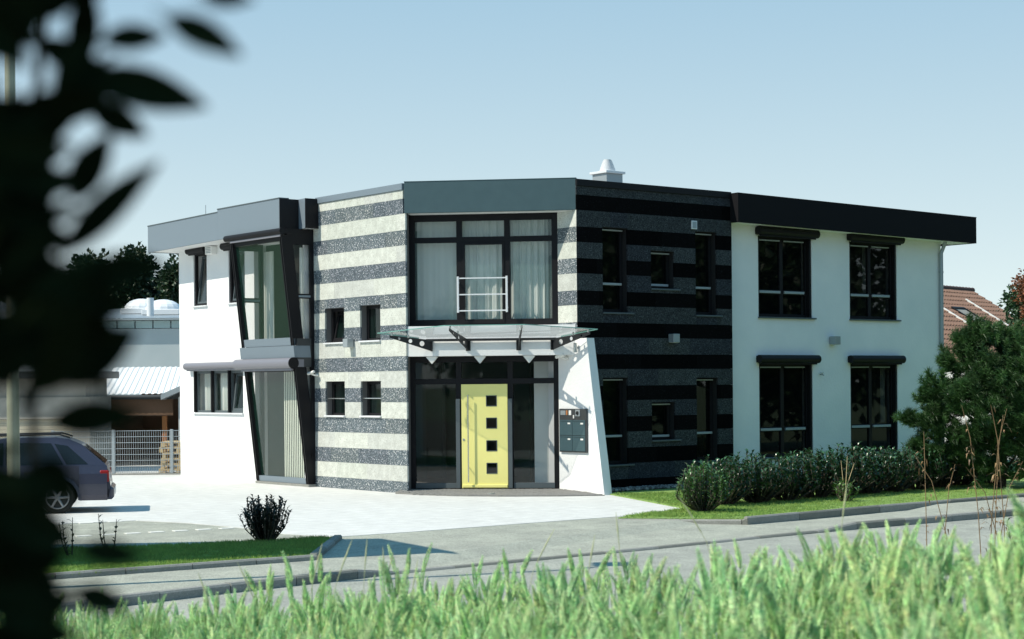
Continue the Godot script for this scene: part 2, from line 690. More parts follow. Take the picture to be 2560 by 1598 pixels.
func build_ground() -> void:
	M.kerb_b = tinted(M.kerb, Color(0.88, 0.88, 0.86))
	var mb := MB.new()
	mb.sheet(pv([[-1500, 1500, -0.36], [1500, 1500, -0.36], [1500, -1500, -0.36], [-1500, -1500, -0.36]]), 0.1)
	struct(put(mb, "terrain", M.terrain))
	mb = MB.new()
	var road := []
	for p in KERB:
		road.append([p[0] - 0.05, p[1] - 0.05, -0.2])
	mb.sheet(pv(road + [[27, -34, -0.2], [10, -23.0, -0.2], [4.5, -18.0, -0.2], [0, -14.2, -0.2], [-4, -10.4, -0.2], [-11, -2.4, -0.2]]), 0.12)
	struct(put(mb, "road", M.road))
	# asphalt of the pavement, the crossing and the parking bays
	mb = MB.new()
	var walk := []
	for p in KERB:
		walk.append([p[0] - 0.09, p[1] - 0.10, p[2] - 0.012])
	mb.sheet(pv(walk + [[24, -60, -0.1], [-34, -76, -0.1], [-34, -7, -0.1]]), 0.2)
	struct(put(mb, "pavement", M.asphalt))
	var kerb := Node3D.new()
	kerb.name = "kerb"
	add_child(kerb)
	struct(kerb)
	kerb_row(kerb, KERB, 0.14, -0.3)
	# pale paving of the forecourt
	mb = MB.new()
	mb.sheet(pv([[-2.72, -26.83, -0.092], [-1.5, -27.72, -0.092], [-0.28, -28.73, -0.092], [1.79, -30.4, -0.092], [4, -31.5, -0.092], [5, -40, -0.092], [-5, -50, -0.092], [-8, -64, -0.092], [-33, -70, -0.092], [-33, -18, -0.092], [-16, -25.9, -0.092], [-9, -29.35, -0.092], [-6.6, -30.5, -0.092], [-5.6, -29.85, -0.092], [-4.81, -29.05, -0.092], [-4.19, -28.36, -0.092], [-3.6, -27.4, -0.092]]), 0.03)
	struct(put(mb, "forecourt", M.paving))
	# grey setts in front of the door
	var apron := Node3D.new()
	apron.name = "entrance_paving"
	add_child(apron)
	struct(apron)
	var outline := PackedVector2Array()
	for q in [[-1.9, 0.5], [-1.3, 0.95], [-0.5, 1.35], [0.6, 1.5], [1.7, 1.45], [2.65, 1.25], [1.7, -0.05], [-1.75, -0.05]]:
		outline.append(Vector2(q[0], q[1]))
	mb = MB.new()
	var ap := PackedVector3Array()
	for q in outline:
		var w: Vector3 = FF * Vector3(q.x, -0.072 + 0.045 * clampf(1.0 - q.y, 0, 1), q.y) + ORIGIN
		ap.append(w)
	mb.sheet(ap, 0.05)
	put(mb, "paving_bed", M.cobble, apron)
	var sett := MB.new()
	for i in 44:
		for j in 16:
			var p := Vector2(-1.85 + i * 0.1 + (j % 2) * 0.05, 0.0 + j * 0.1)
			if Geometry2D.is_point_in_polygon(p + Vector2(0.04, 0.06), outline) and Geometry2D.is_point_in_polygon(p + Vector2(0.09, 0.09), outline):
				var y := -0.069 + 0.045 * clampf(1.0 - p.y, 0, 1) + rnd(-0.002, 0.003)
				sett.t = FF.translated(ORIGIN)
				sett.cbox(Vector3(p.x, y - 0.03, p.y), Vector3(p.x + 0.092, y + 0.008, p.y + 0.092), 0.008)
	stuff(put(sett, "setts", M.cobble, apron))
	mb = MB.new()
	mb.t = FF.translated(ORIGIN)
	mb.tube([Vector3(0.25, -0.07, 1.05), Vector3(0.25, -0.045, 1.05)], [0.075, 0.075], 16)
	put(mb, "drain_cover", M.zinc, apron)
	# dashes of white pavers marking the bays
	var marks := Node3D.new()
	marks.name = "parking_marking"
	add_child(marks)
	struct(marks)
	for row in [[Vector2(-12.6, -27.4), Vector2(-5.95, -30.85), 0.5], [Vector2(-12.0, -24.3), Vector2(-4.62, -28.75), 0.40]]:
		var d: Vector2 = (row[1] - row[0]).normalized()
		var n := int(row[0].distance_to(row[1]) / row[2])
		for k in n:
			mb = MB.new()
			mb.t = Transform3D(Basis(Vector3.UP, -d.angle()), Vector3(row[1].x - d.x * k * row[2], -0.094, row[1].y - d.y * k * row[2]))
			mb.cbox(Vector3(-0.24, -0.03, -0.075), Vector3(0, 0.004, 0.075), 0.003)
			put(mb, "marking_paver", M.marking, marks)
	# lawns
	mb = MB.new()
	mb.sheet(pv([[2.0, -36.5, -0.068], [3.2, -31.95, -0.068], [2.1, -30.5, -0.068], [1.8, -29.86, -0.068], [2.83, -29.66, -0.068], [3.91, -29.42, -0.055], [4.97, -30.3, -0.045], [6.69, -31.9, -0.045], [9.13, -33.9, -0.045], [22, -44.5, -0.045], [22, -58, -0.045], [12, -47, -0.045], [8, -43.6, -0.05], [2.7, -38.4, -0.06]]), 0.06)
	struct(put(mb, "lawn", M.lawn))
	mb = MB.new()
	mb.sheet(pv([[-16, -13.95, -0.045], [-5.58, -21.3, -0.045], [-2.72, -23.32, -0.045], [-2.74, -26.4, -0.06], [-3.71, -25.92, -0.06], [-4.68, -25.42, -0.06], [-7.02, -24.75, -0.06], [-16, -21.6, -0.06]]), 0.08)
	struct(put(mb, "grass_strip", M.lawn))
	kerb = Node3D.new()
	kerb.name = "lawn_edging"
	add_child(kerb)
	struct(kerb)
	kerb_row(kerb, [[-16, -13.88, -0.02], [-5.58, -21.22, -0.02], [-2.62, -23.28, -0.02]], 0.08, -0.2)
	kerb_row(kerb, [[-2.62, -23.36, -0.02], [-2.60, -26.5, -0.03]], 0.12, -0.2)
	kerb_row(kerb, [[1.78, -29.76, -0.084], [2.83, -29.55, -0.084], [3.85, -29.35, -0.08], [3.95, -29.33, -0.035], [4.97, -30.19, -0.03], [6.69, -31.76, -0.03], [9.13, -33.78, -0.03], [22, -44.4, -0.03]], 0.08, -0.2)
	# pebbles along the dark wall
	var bed := MB.new()
	bed.t = FR.translated(ORIGIN)
	bed.quad(Vector3(0.5, -0.05, 0.55), Vector3(4.7, -0.03, 0.55), Vector3(4.7, -0.03, -0.02), Vector3(0.5, -0.05, -0.02))
	struct(put(bed, "pebble_bed", M.soil))
	var stone := MB.new()
	stone.tube([Vector3(0, -0.03, 0), Vector3(0, -0.012, 0), Vector3(0, 0.012, 0), Vector3(0, 0.03, 0)], [0.015, 0.045, 0.042, 0.014], 7)
	var places := []
	var cols := []
	for i in 900:
		var p := FR * Vector3(rnd(0.55, 4.65), -0.03, rnd(0.02, 0.52)) + ORIGIN
		places.append(Transform3D(Basis.from_euler(Vector3(rnd(-0.4, 0.4), rnd(0, 6), rnd(-0.4, 0.4))).scaled(Vector3.ONE * rnd(0.5, 1.1)), p))
		var k := rnd(0.10, 0.4)
		cols.append(Color(k, k, k * 0.95))
	var pm := StandardMaterial3D.new()
	pm.vertex_color_use_as_albedo = true
	pm.roughness = 0.9
	stuff(many(stone.mesh(), places, cols, "pebbles", pm))


func grass_clump(blades: int, h: float, spread: float, seed_: int) -> ArrayMesh:
	var r := RandomNumberGenerator.new()
	r.seed = seed_
	var mb := MB.new()
	mb.colored = true
	for i in blades:
		var p := Vector3(r.randf_range(-spread, spread), 0, r.randf_range(-spread, spread))
		var a := r.randf_range(0, TAU)
		var d := Vector3(cos(a) * 0.5, 1, sin(a) * 0.5).normalized()
		var k := r.randf_range(0.7, 1.3)
		mb.col = Color(0.195 * k, 0.315 * k, 0.08 * k)
		var side := d.cross(Vector3(-sin(a), 0, cos(a))).normalized() * 0.005
		var l := h * r.randf_range(0.5, 1.2)
		mb.tri(p - side, p + side, p + d * l)
	return mb.mesh()


func cut(r0: Rect2, holes: Array) -> Array:
	var out := [r0]
	for h: Rect2 in holes:
		var nxt := []
		for r: Rect2 in out:
			var i := r.intersection(h)
			if i.size.x < 0.002 or i.size.y < 0.002:
				nxt.append(r)
				continue
			if i.position.x > r.position.x + 0.002:
				nxt.append(Rect2(r.position.x, r.position.y, i.position.x - r.position.x, r.size.y))
			if i.end.x < r.end.x - 0.002:
				nxt.append(Rect2(i.end.x, r.position.y, r.end.x - i.end.x, r.size.y))
			if i.position.y > r.position.y + 0.002:
				nxt.append(Rect2(i.position.x, r.position.y, i.size.x, i.position.y - r.position.y))
			if i.end.y < r.end.y - 0.002:
				nxt.append(Rect2(i.position.x, i.end.y, i.size.x, r.end.y - i.end.y))
		out = nxt
	return out


const BANDS := [-0.15, 0.16, 0.505, 0.836, 1.188, 1.516, 1.871, 2.185, 2.548, 2.866, 3.228, 3.544, 3.911, 4.22, 4.585, 4.905, 5.25, 5.575, 5.93, 6.252, 6.44]


func stone_bands(parent: Node3D, s0: float, s1: float, from: int, to: int, joint: float, holes: Array, dark: Array, pale: Array, top_end := 99.0) -> void:
	for k in range(from, to):
		var h0: float = BANDS[k]
		var h1: float = BANDS[k + 1]
		var end: float = min(s1, top_end) if h0 > 5.9 else s1
		var x := s0
		var shift := rnd(0.2, 0.8) * joint
		var nx := s0 + shift
		while x < end - 0.01:
			if nx > end - 0.3:
				nx = end
			for r: Rect2 in cut(Rect2(x, h0, nx - x, h1 - h0), holes):
				var mb := MB.new()
				var z := rnd(-0.0015, 0.0015)
				mb.box(Vector3(r.position.x + 0.0016, r.position.y + 0.0012, -0.04), Vector3(r.end.x - 0.0016, r.end.y - 0.0012, z))
				var set_: Array = dark if k % 2 == 0 else pale
				put(mb, "stone_panel", set_[rng.randi() % set_.size()], parent)
			x = nx
			nx = x + joint * rnd(0.8, 1.25)


# A window is its frame, with panes, sill, shutter box and so on as its parts. cells are split at the given mullions and transoms.
func window(parent: Node3D, xf: Transform3D, s0: float, s1: float, h0: float, h1: float, z: float, mull: Array, trans: Array, mat: Material, pane: Material, fw := 0.07, mw := 0.07, skip := []) -> MeshInstance3D:
	var mb := MB.new()
	var dep := 0.075
	mb.cbox(Vector3(s0, h0, z - dep), Vector3(s0 + fw, h1, z), 0.004)
	mb.cbox(Vector3(s1 - fw, h0, z - dep), Vector3(s1, h1, z), 0.004)
	mb.cbox(Vector3(s0 + fw, h0, z - dep), Vector3(s1 - fw, h0 + fw, z - 0.001), 0.004)
	mb.cbox(Vector3(s0 + fw, h1 - fw, z - dep), Vector3(s1 - fw, h1, z - 0.001), 0.004)
	for m in mull:
		mb.cbox(Vector3(m - mw / 2, h0 + fw, z - dep), Vector3(m + mw / 2, h1 - fw, z - 0.002), 0.004)
	for q in trans:
		mb.cbox(Vector3(s0 + fw, q - mw / 2, z - dep), Vector3(s1 - fw, q + mw / 2, z - 0.003), 0.004)
	var w := put(mb, "window", mat, parent, xf)
	var xs := [s0 + fw]
	for m in mull:
		xs.append_array([m - mw / 2, m + mw / 2])
	xs.append(s1 - fw)
	var ys := [h0 + fw]
	for q in trans:
		ys.append_array([q - mw / 2, q + mw / 2])
	ys.append(h1 - fw)
	for i in range(0, xs.size(), 2):
		for j in range(0, ys.size(), 2):
			if skip.has([i / 2, j / 2]):
				continue
			mb = MB.new()
			mb.quad(Vector3(xs[i], ys[j], z - 0.04), Vector3(xs[i + 1], ys[j], z - 0.04), Vector3(xs[i + 1], ys[j + 1], z - 0.04), Vector3(xs[i], ys[j + 1], z - 0.04))
			put(mb, "pane", pane, w)
	return w


func tilted_sash(w: Node3D, s0: float, s1: float, h0: float, h1: float, z: float, ang: float, mat: Material) -> void:
	# a sash tipped inwards about its bottom edge
	var mb := MB.new()
	mb.t = Transform3D(Basis(Vector3.RIGHT, -ang), Vector3(0, h0, z))
	var h := h1 - h0
	for b in [[s0, 0.0, s0 + 0.06, h], [s1 - 0.06, 0.0, s1, h], [s0 + 0.06, 0.0, s1 - 0.06, 0.06], [s0 + 0.06, h - 0.06, s1 - 0.06, h]]:
		mb.box(Vector3(b[0], b[1], -0.05), Vector3(b[2], b[3], 0))
	var sash := put(mb, "tilted_sash", mat, w)
	mb = MB.new()
	mb.t = Transform3D(Basis(Vector3.RIGHT, -ang), Vector3(0, h0, z))
	mb.quad(Vector3(s0 + 0.06, 0.06, -0.025), Vector3(s1 - 0.06, 0.06, -0.025), Vector3(s1 - 0.06, h - 0.06, -0.025), Vector3(s0 + 0.06, h - 0.06, -0.025))
	put(mb, "pane", M.glass, w)


func sill(w: Node3D, s0: float, s1: float, h: float, z0: float, z1: float, mat: Material) -> void:
	var mb := MB.new()
	mb.cbox(Vector3(s0, h - 0.035, z0), Vector3(s1, h, z1), 0.004)
	put(mb, "window_sill", mat, w)


func shutter_box(w: Node3D, s0: float, s1: float, h: float, z: float, r: float, mat: Material) -> void:
	var mb := MB.new()
	mb.tube([Vector3(s0, h, z), Vector3(s1, h, z)], [r, r], 18)
	mb.box(Vector3(s0 + 0.01, h - r * 0.8, z - r - 0.06), Vector3(s1 - 0.01, h + r * 0.8, z - r * 0.3))
	put(mb, "shutter_box", mat, w)
	mb = MB.new()
	mb.cbox(Vector3(s0 + 0.06, h - r - 0.03, z - 0.02), Vector3(s1 - 0.06, h - r + 0.005, z + 0.02), 0.004)
	put(mb, "shutter_rail", mat, w)


func curtain(parent: Node3D, s0: float, s1: float, h0: float, h1: float, z: float, amp: float, period: float, mat: Material, called := "curtain", xf := Transform3D.IDENTITY) -> void:
	var mb := MB.new()
	var n := int((s1 - s0) / period * 10.0)
	var prev := Vector2.ZERO
	var ph := rnd(0, 6)
	for i in n + 1:
		var s := s0 + (s1 - s0) * i / n
		var w := amp * (sin(s / period * TAU + ph) + 0.45 * sin(s / period * 2.3 * TAU + 1.0 + ph) + 0.5 * sin(s * 3.1))
		var q := Vector2(s, z + w)
		if i > 0:
			mb.quad(Vector3(prev.x, h0, prev.y), Vector3(q.x, h0, q.y), Vector3(q.x, h1, q.y), Vector3(prev.x, h1, prev.y))
		prev = q
	put(mb, called, mat, parent, xf)


func build_office() -> void:
	var b := thing("office_building", "two-storey office building with striped grey and cream stone walls, white wings and flat roof", "building", ORIGIN)
	var dark := [M.dark_stone, tinted(M.dark_stone, Color(0.9, 0.9, 0.92)), tinted(M.dark_stone, Color(1.0, 0.99, 0.97))]
	var pale := [M.light_stone, tinted(M.light_stone, Color(0.95, 0.95, 0.96)), tinted(M.light_stone, Color(0.97, 0.975, 0.97))]
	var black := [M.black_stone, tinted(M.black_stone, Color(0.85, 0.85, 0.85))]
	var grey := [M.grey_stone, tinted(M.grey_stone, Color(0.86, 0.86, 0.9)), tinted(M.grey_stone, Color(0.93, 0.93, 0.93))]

	# left wall of pale and dark stone bands
	var holes := [Rect2(-3.26, 3.21, 0.81, 0.80), Rect2(-1.79, 3.22, 0.80, 0.80), Rect2(-3.26, 1.55, 0.81, 0.79), Rect2(-1.79, 1.555, 0.80, 0.78)]
	var mb := MB.new()
	mb.wall(-3.9, -0.3, -0.2, 6.44, -0.34, -0.041, holes)
	mb.t = Transform3D(Basis(Vector3(1, 0, 0), Vector3(0, 0, -1), Vector3(0, 1, 0)), Vector3.ZERO)
	mb.prism(p2([[-0.3, 0.041], [-0.045, 0.041], [-0.34, 0.34], [-0.3, 0.34]]), -0.2, 5.92)
	mb.prism(p2([[-0.3, 0.041], [-0.10, 0.041], [-0.34, 0.34], [-0.3, 0.34]]), 5.92, 6.44)
	var wl := put(mb, "striped_wall", M.mortar, b, FL)
	wl.set_meta("label", "sunlit wall of cream and dark speckled stone bands")
	stone_bands(wl, -3.85, 0.0, 0, 20, 1.35, holes, dark, pale, -0.085)
	mb = MB.new()
	mb.cbox(Vector3(-3.6, 6.442, -0.4), Vector3(-0.08, 6.585, 0.03), 0.006)
	put(mb, "coping", M.alu, wl)

	# right reveal of the entrance, stone above and the white buttress wall below
	mb = MB.new()
	mb.wall(-0.4, 0.59, 2.86, 6.4, -0.3, -0.041, [])
	var wr := put(mb, "entrance_reveal", M.mortar, b, FN)
	stone_bands(wr, 0.0, 0.63, 10, 20, 2.0, [], dark, pale, 0.59)
	mb = MB.new()
	mb.prism(p2([[-0.35, -0.15], [1.47, -0.15], [0.93, 3.2], [-0.35, 3.2]]), -0.21, 0.002)
	put(mb, "buttress_wall", M.white, b, FN)

	# right wall of near black and grey stone bands
	var rh := [Rect2(0.73, 3.77, 0.72, 1.83), Rect2(2.14, 4.32, 0.70, 0.83), Rect2(3.5, 3.76, 0.66, 1.88), Rect2(0.71, 0.48, 0.71, 1.88), Rect2(2.13, 0.98, 0.70, 0.83), Rect2(3.5, 0.475, 0.67, 1.87)]
	mb = MB.new()
	mb.wall(0.045, 4.62, -0.2, 6.44, -0.34, -0.041, rh)
	var wd := put(mb, "dark_striped_wall", M.mortar_dark, b, FR)
	wd.set_meta("label", "shaded wall of near black and dark grey stone bands")
	stone_bands(wd, 0.0, 4.65, 0, 20, 1.5, rh, black, grey)
	mb = MB.new()
	mb.cbox(Vector3(0.0, 6.442, -0.4), Vector3(4.63, 6.585, 0.03), 0.006)
	put(mb, "coping", M.frame, wd)
	for r in [[rh[0], 4.39], [rh[1], 0.0], [rh[2], 4.38], [rh[3], 1.095], [rh[4], 0.0], [rh[5], 1.10]]:
		var q: Rect2 = r[0]
		var w := window(b, FR, q.position.x, q.end.x, q.position.y, q.end.y, -0.16, [], [r[1]] if r[1] > 0 else [], M.frame, M.glass_dark, 0.075, 0.06)
		sill(w, q.position.x - 0.01, q.end.x + 0.16, q.position.y, -0.16, 0.035, M.frame_grey)
		var rl := MB.new()
		var ry: float = r[1] if r[1] > 0 else q.position.y + 0.085
		rl.cbox(Vector3(q.position.x + 0.02, ry - 0.025, -0.16), Vector3(q.end.x - 0.06, ry + 0.025, -0.13), 0.004)
		put(rl, "glazing_rail", M.rail_light, w)
		rl = MB.new()
		rl.cbox(Vector3(q.position.x + 0.02, q.end.y - 0.06, -0.16), Vector3(q.end.x - 0.03, q.end.y - 0.03, -0.12), 0.004)
		put(rl, "glazing_rail", M.rail_light, w)

	# windows in the pale wall
	var sw := []
	for i in 4:
		var q: Rect2 = holes[i]
		var w := window(b, FL, q.position.x, q.end.x, q.position.y, q.end.y, -0.17, [], [], M.frame, M.glass, 0.07, 0.06, [[0, 0]] if i == 0 else [])
		sill(w, q.position.x - 0.01, q.end.x + 0.02, q.position.y + 0.015, -0.18, 0.05, M.sheet_white)
		if i == 0:
			tilted_sash(w, q.position.x + 0.07, q.end.x - 0.07, q.position.y + 0.07, q.end.y - 0.07, -0.18, 0.2, M.frame)
		elif i >= 2:
			var br := MB.new()
			br.tube([Vector3(q.position.x + 0.0, q.position.y + 0.4, -0.06), Vector3(q.end.x, q.position.y + 0.4, -0.06)], [0.014, 0.014], 8)
			put(br, "guard_bar", M.steel, w)
		sw.append(w)
	curtain(sw[1], -1.3, -1.02, 3.3, 3.95, -0.3, 0.012, 0.1, M.curtain)
	curtain(sw[0], -2.75, -2.5, 3.3, 3.95, -0.5, 0.012, 0.1, M.curtain)

	# white left wing
	var z := 0.15
	var lh := [Rect2(-9.3, 4.30, 0.70, 1.36), Rect2(-7.47, 4.30, 0.80, 1.36), Rect2(-9.3, 1.58, 2.5, 1.07), Rect2(-6.22, 3.2, 2.26, 2.46), Rect2(-6.22, 0.0, 2.26, 2.72)]
	mb = MB.new()
	mb.wall(-10.1, -3.9, -0.35, 5.92, z - 0.34, z, lh)
	put(mb, "white_wall", M.white, b, FL)
	for k in 2:
		var q: Rect2 = lh[k]
		var w := window(b, FL, q.position.x, q.end.x, q.position.y, q.end.y, z - 0.03, [], [], M.frame, M.glass, 0.07, 0.06, [[0, 0]])
		tilted_sash(w, q.position.x + 0.06, q.end.x - 0.06, q.position.y + 0.06, q.end.y - 0.06, z - 0.06, 0.13, M.frame_grey)
		sill(w, q.position.x - 0.03, q.end.x + 0.03, q.position.y + 0.012, z - 0.16, z + 0.05, M.sheet_white)
		shutter_box(w, q.position.x - 0.14, q.end.x + 0.1, 5.72, z + 0.09, 0.085, M.frame)
	var tw := window(b, FL, -9.3, -6.8, 1.58, 2.65, z - 0.05, [-8.37, -7.5], [], M.frame_grey, M.glass, 0.07, 0.08, [[2, 0]])
	tilted_sash(tw, -7.44, -6.88, 1.65, 2.58, z - 0.06, 0.12, M.frame_grey)
	for s in [-9.3, -8.40, -7.53]:
		mb = MB.new()
		mb.cbox(Vector3(s, 1.6, z - 0.045), Vector3(s + 0.05, 2.65, z + 0.03), 0.004)
		put(mb, "shutter_guide", M.frame, tw)
	sill(tw, -9.34, -6.76, 1.592, z - 0.15, z + 0.055, M.sheet_white)
	shutter_box(tw, -9.55, -6.33, 2.77, z + 0.11, 0.09, M.roller)
	curtain(tw, -9.2, -8.8, 1.6, 2.6, -0.08, 0.02, 0.12, M.curtain)
	curtain(tw, -8.32, -7.8, 1.6, 2.6, -0.08, 0.02, 0.12, M.curtain)
	curtain(tw, -7.3, -6.85, 1.6, 2.6, -0.3, 0.02, 0.12, M.curtain)

	build_bay(b)
	build_roofs(b)
	build_entrance(b)
	build_white_wing(b)
	build_rooms(b)


func lean(h: float) -> float:
	return 0.17 + 0.117 * h


# a bar in the leaning front of the bay
func lean_bar(mb: MB, s0: float, s1: float, h0: float, h1: float, back: float, front: float) -> void:
	var q := []
	for h in [h0, h1]:
		for d in [back, front]:
			for s in [s0, s1]:
				q.append(Vector3(s, h, lean(h) + d))
	mb.quad(q[2], q[3], q[7], q[6])
	mb.quad(q[1], q[0], q[4], q[5])
	mb.quad(q[3], q[1], q[5], q[7])
	mb.quad(q[0], q[2], q[6], q[4])
	mb.quad(q[6], q[7], q[5], q[4])
	mb.quad(q[0], q[1], q[3], q[2])


func build_bay(b: Node3D) -> void:
	var l := -6.1
	var r := -3.72
	var mb := MB.new()
	# corner posts, outer fins and rails of both storeys
	for s in [[l, l + 0.09], [r - 0.09, r]]:
		lean_bar(mb, s[0], s[1], -0.03, 2.68, -0.13, 0.0)
		lean_bar(mb, s[0], s[1], 3.34, 5.7, -0.13, 0.0)
	for s in [[l + 0.0, l + 0.03], [l + 0.07, l + 0.1], [r - 0.1, r - 0.07], [r - 0.03, r + 0.0]]:
		lean_bar(mb, s[0], s[1], -0.03, 5.7, 0.0, 0.035)
	lean_bar(mb, l + 0.09, r - 0.09, 2.58, 2.68, -0.12, -0.01)
	lean_bar(mb, l + 0.09, r - 0.09, 5.58, 5.7, -0.12, -0.01)
	var bay := put(mb, "bay_window", M.frame, b, FL)
	bay.set_meta("label", "glazed bay window leaning outwards over both storeys")
	mb = MB.new()
	lean_bar(mb, l + 0.1, r - 0.1, -0.03, 0.10, -0.12, 0.012)
	put(mb, "bottom_rail", M.alu, bay)
	mb = MB.new()
	lean_bar(mb, l - 0.04, r + 0.03, -0.13, -0.035, -0.3, 0.05)
	put(mb, "plinth", M.kerb, bay)
	mb = MB.new()
	lean_bar(mb, l + 0.1, r - 0.1, 3.18, 3.36, -0.14, 0.014)
	put(mb, "parapet_panel", M.alu, bay)
	mb = MB.new()
	lean_bar(mb, l - 0.09, r + 0.02, 2.9, 3.172, -0.4, 0.04)
	put(mb, "spandrel_panel", M.alu, bay)
	for g in [[0.10, 2.58], [3.36, 5.58]]:
		mb = MB.new()
		mb.quad(Vector3(l + 0.09, g[0], lean(g[0]) - 0.05), Vector3(r - 0.09, g[0], lean(g[0]) - 0.05), Vector3(r - 0.09, g[1], lean(g[1]) - 0.05), Vector3(l + 0.09, g[1], lean(g[1]) - 0.05))
		put(mb, "front_pane", M.glass_bay, bay)
	# both side faces: back post, wide front post, rail, panel between the storeys, glass
	for e in 2:
		var s0: float = l + 0.005 if e == 0 else r - 0.065
		var s1: float = l + 0.065 if e == 0 else r - 0.005
		mb = MB.new()
		mb.box(Vector3(s0, 0.0, 0.0), Vector3(s1, 5.86, 0.1))
		var wide: float = 0.26 if e == 1 else 0.15
		for g in [[0.02, 2.68], [3.34, 5.7]]:
			var h0: float = g[0]
			var h1: float = g[1]
			var f := func(h: float) -> float:
				return max(lean(h) - wide, 0.1)
			var n := 8
			for k in n:
				var a := lerpf(h0, h1, float(k) / n)
				var c := lerpf(h0, h1, float(k + 1) / n)
				var fa: float = f.call(a)
				var fc: float = f.call(c)
				for s in [s0, s1]:
					var q := [Vector3(s, a, lean(a) - 0.13), Vector3(s, a, fa), Vector3(s, c, fc), Vector3(s, c, lean(c) - 0.13)]
					if s == s1:
						mb.quad(q[0], q[1], q[2], q[3])
					else:
						mb.quad(q[3], q[2], q[1], q[0])
				mb.quad(Vector3(s1, a, fa), Vector3(s0, a, fa), Vector3(s0, c, fc), Vector3(s1, c, fc))
		mb.box(Vector3(s0 + 0.001, 5.5, 0.1), Vector3(s1 - 0.001, 5.86, 0.72))
		mb.box(Vector3(s0 + 0.001, 4.26, 0.1), Vector3(s1 - 0.001, 4.37, lean(4.3) - 0.1))
		put(mb, "side_frame", M.frame, bay)
		mb = MB.new()
		mb.cbox(Vector3(s0 - 0.012, 4.285, 0.1), Vector3(s1 + 0.012, 4.335, lean(4.3) - wide), 0.004)
		put(mb, "side_rail", M.alu, bay)
		mb = MB.new()
		mb.box(Vector3(s0 - 0.003, 2.68, 0.09), Vector3(s1 + 0.003, 3.34, lean(2.68) - 0.02))
		put(mb, "side_panel", M.letter, bay)
		var sg := (s0 + s1) / 2
		for g in [[0.05, 2.68], [3.34, 4.27], [4.36, 5.5]]:
			mb = MB.new()
			var a: float = max(lean(g[0]) - 0.1, 0.102)
			mb.quad(Vector3(sg, g[0], a), Vector3(sg, g[0], 0.1), Vector3(sg, g[1], 0.1), Vector3(sg, g[1], lean(g[1]) - 0.1))
			put(mb, "side_pane", M.glass, bay)
	# shutter boxes over both glass fronts
	for q in [[5.785, lean(5.7) + 0.03, 0.075, M.frame], [2.77, lean(2.8) + 0.10, 0.125, M.roller]]:
		mb = MB.new()
		mb.tube([Vector3(l - 0.2, q[0], q[1]), Vector3(r + 0.03, q[0], q[1])], [q[2], q[2]], 20)
		mb.box(Vector3(l - 0.18, q[0] - q[2] * 0.7, q[1] - 0.3), Vector3(r + 0.01, q[0] + q[2] * 0.7, q[1] - 0.03))
		put(mb, "shutter_box", q[3], bay)
		mb = MB.new()
		mb.tube([Vector3(r + 0.032, q[0], q[1]), Vector3(r + 0.06, q[0], q[1])], [q[2] * 1.08, q[2] * 1.08], 20)
		put(mb, "box_end_cap", M.frame, bay)
		mb = MB.new()
		mb.cbox(Vector3(l + 0.02, q[0] - q[2] - 0.045, q[1] - 0.03), Vector3(r - 0.02, q[0] - q[2] + 0.004, q[1] + 0.02), 0.004)
		put(mb, "shutter_rail", M.roller, bay)
	curtain(bay, -6.15, -5.72, 3.3, 5.5, -0.12, 0.03, 0.15, M.curtain)
	curtain(bay, -4.15, -3.98, 3.3, 5.5, 0.0, 0.02, 0.12, M.curtain)
	var turned := Transform3D(Basis(Vector3(0, 0, 1), Vector3.UP, Vector3(-1, 0, 0)), Vector3(-3.92, 0, 0))
	curtain(bay, -0.05, 0.26, 3.36, 5.45, 0.0, 0.012, 0.1, M.curtain, "curtain", turned)
	for k in 14:
		mb = MB.new()
		mb.t = Transform3D(Basis(Vector3.UP, -0.25), Vector3(-5.05 + k * 0.085, 0, 0.02 + k * 0.002))
		mb.box(Vector3(-0.042, 0.06, -0.001), Vector3(0.042, 2.62, 0.001))
		put(mb, "blind_slat", M.blind, bay)
	mb = MB.new()
	mb.box(Vector3(-6.05, -0.12, -0.3), Vector3(-3.8, -0.02, 0.14))
	put(mb, "floor_ledge", M.room_white, bay)


func sloped_fascia(mb: MB, s0: float, s1: float, z0: float, z1: float, b0: float, b1: float, t0: float, t1: float) -> void:
	mb.quad(Vector3(s0, b0, z1), Vector3(s1, b1, z1), Vector3(s1, t1, z1), Vector3(s0, t0, z1))
	mb.quad(Vector3(s1, b1, z0), Vector3(s0, b0, z0), Vector3(s0, t0, z0), Vector3(s1, t1, z0))
	mb.quad(Vector3(s1, b1, z1), Vector3(s1, b1, z0), Vector3(s1, t1, z0), Vector3(s1, t1, z1))
	mb.quad(Vector3(s0, b0, z0), Vector3(s0, b0, z1), Vector3(s0, t0, z1), Vector3(s0, t0, z0))
	mb.quad(Vector3(s0, t0, z1), Vector3(s1, t1, z1), Vector3(s1, t1, z0), Vector3(s0, t0, z0))
	mb.quad(Vector3(s0, b0, z0), Vector3(s1, b1, z0), Vector3(s1, b1, z1), Vector3(s0, b0, z1))


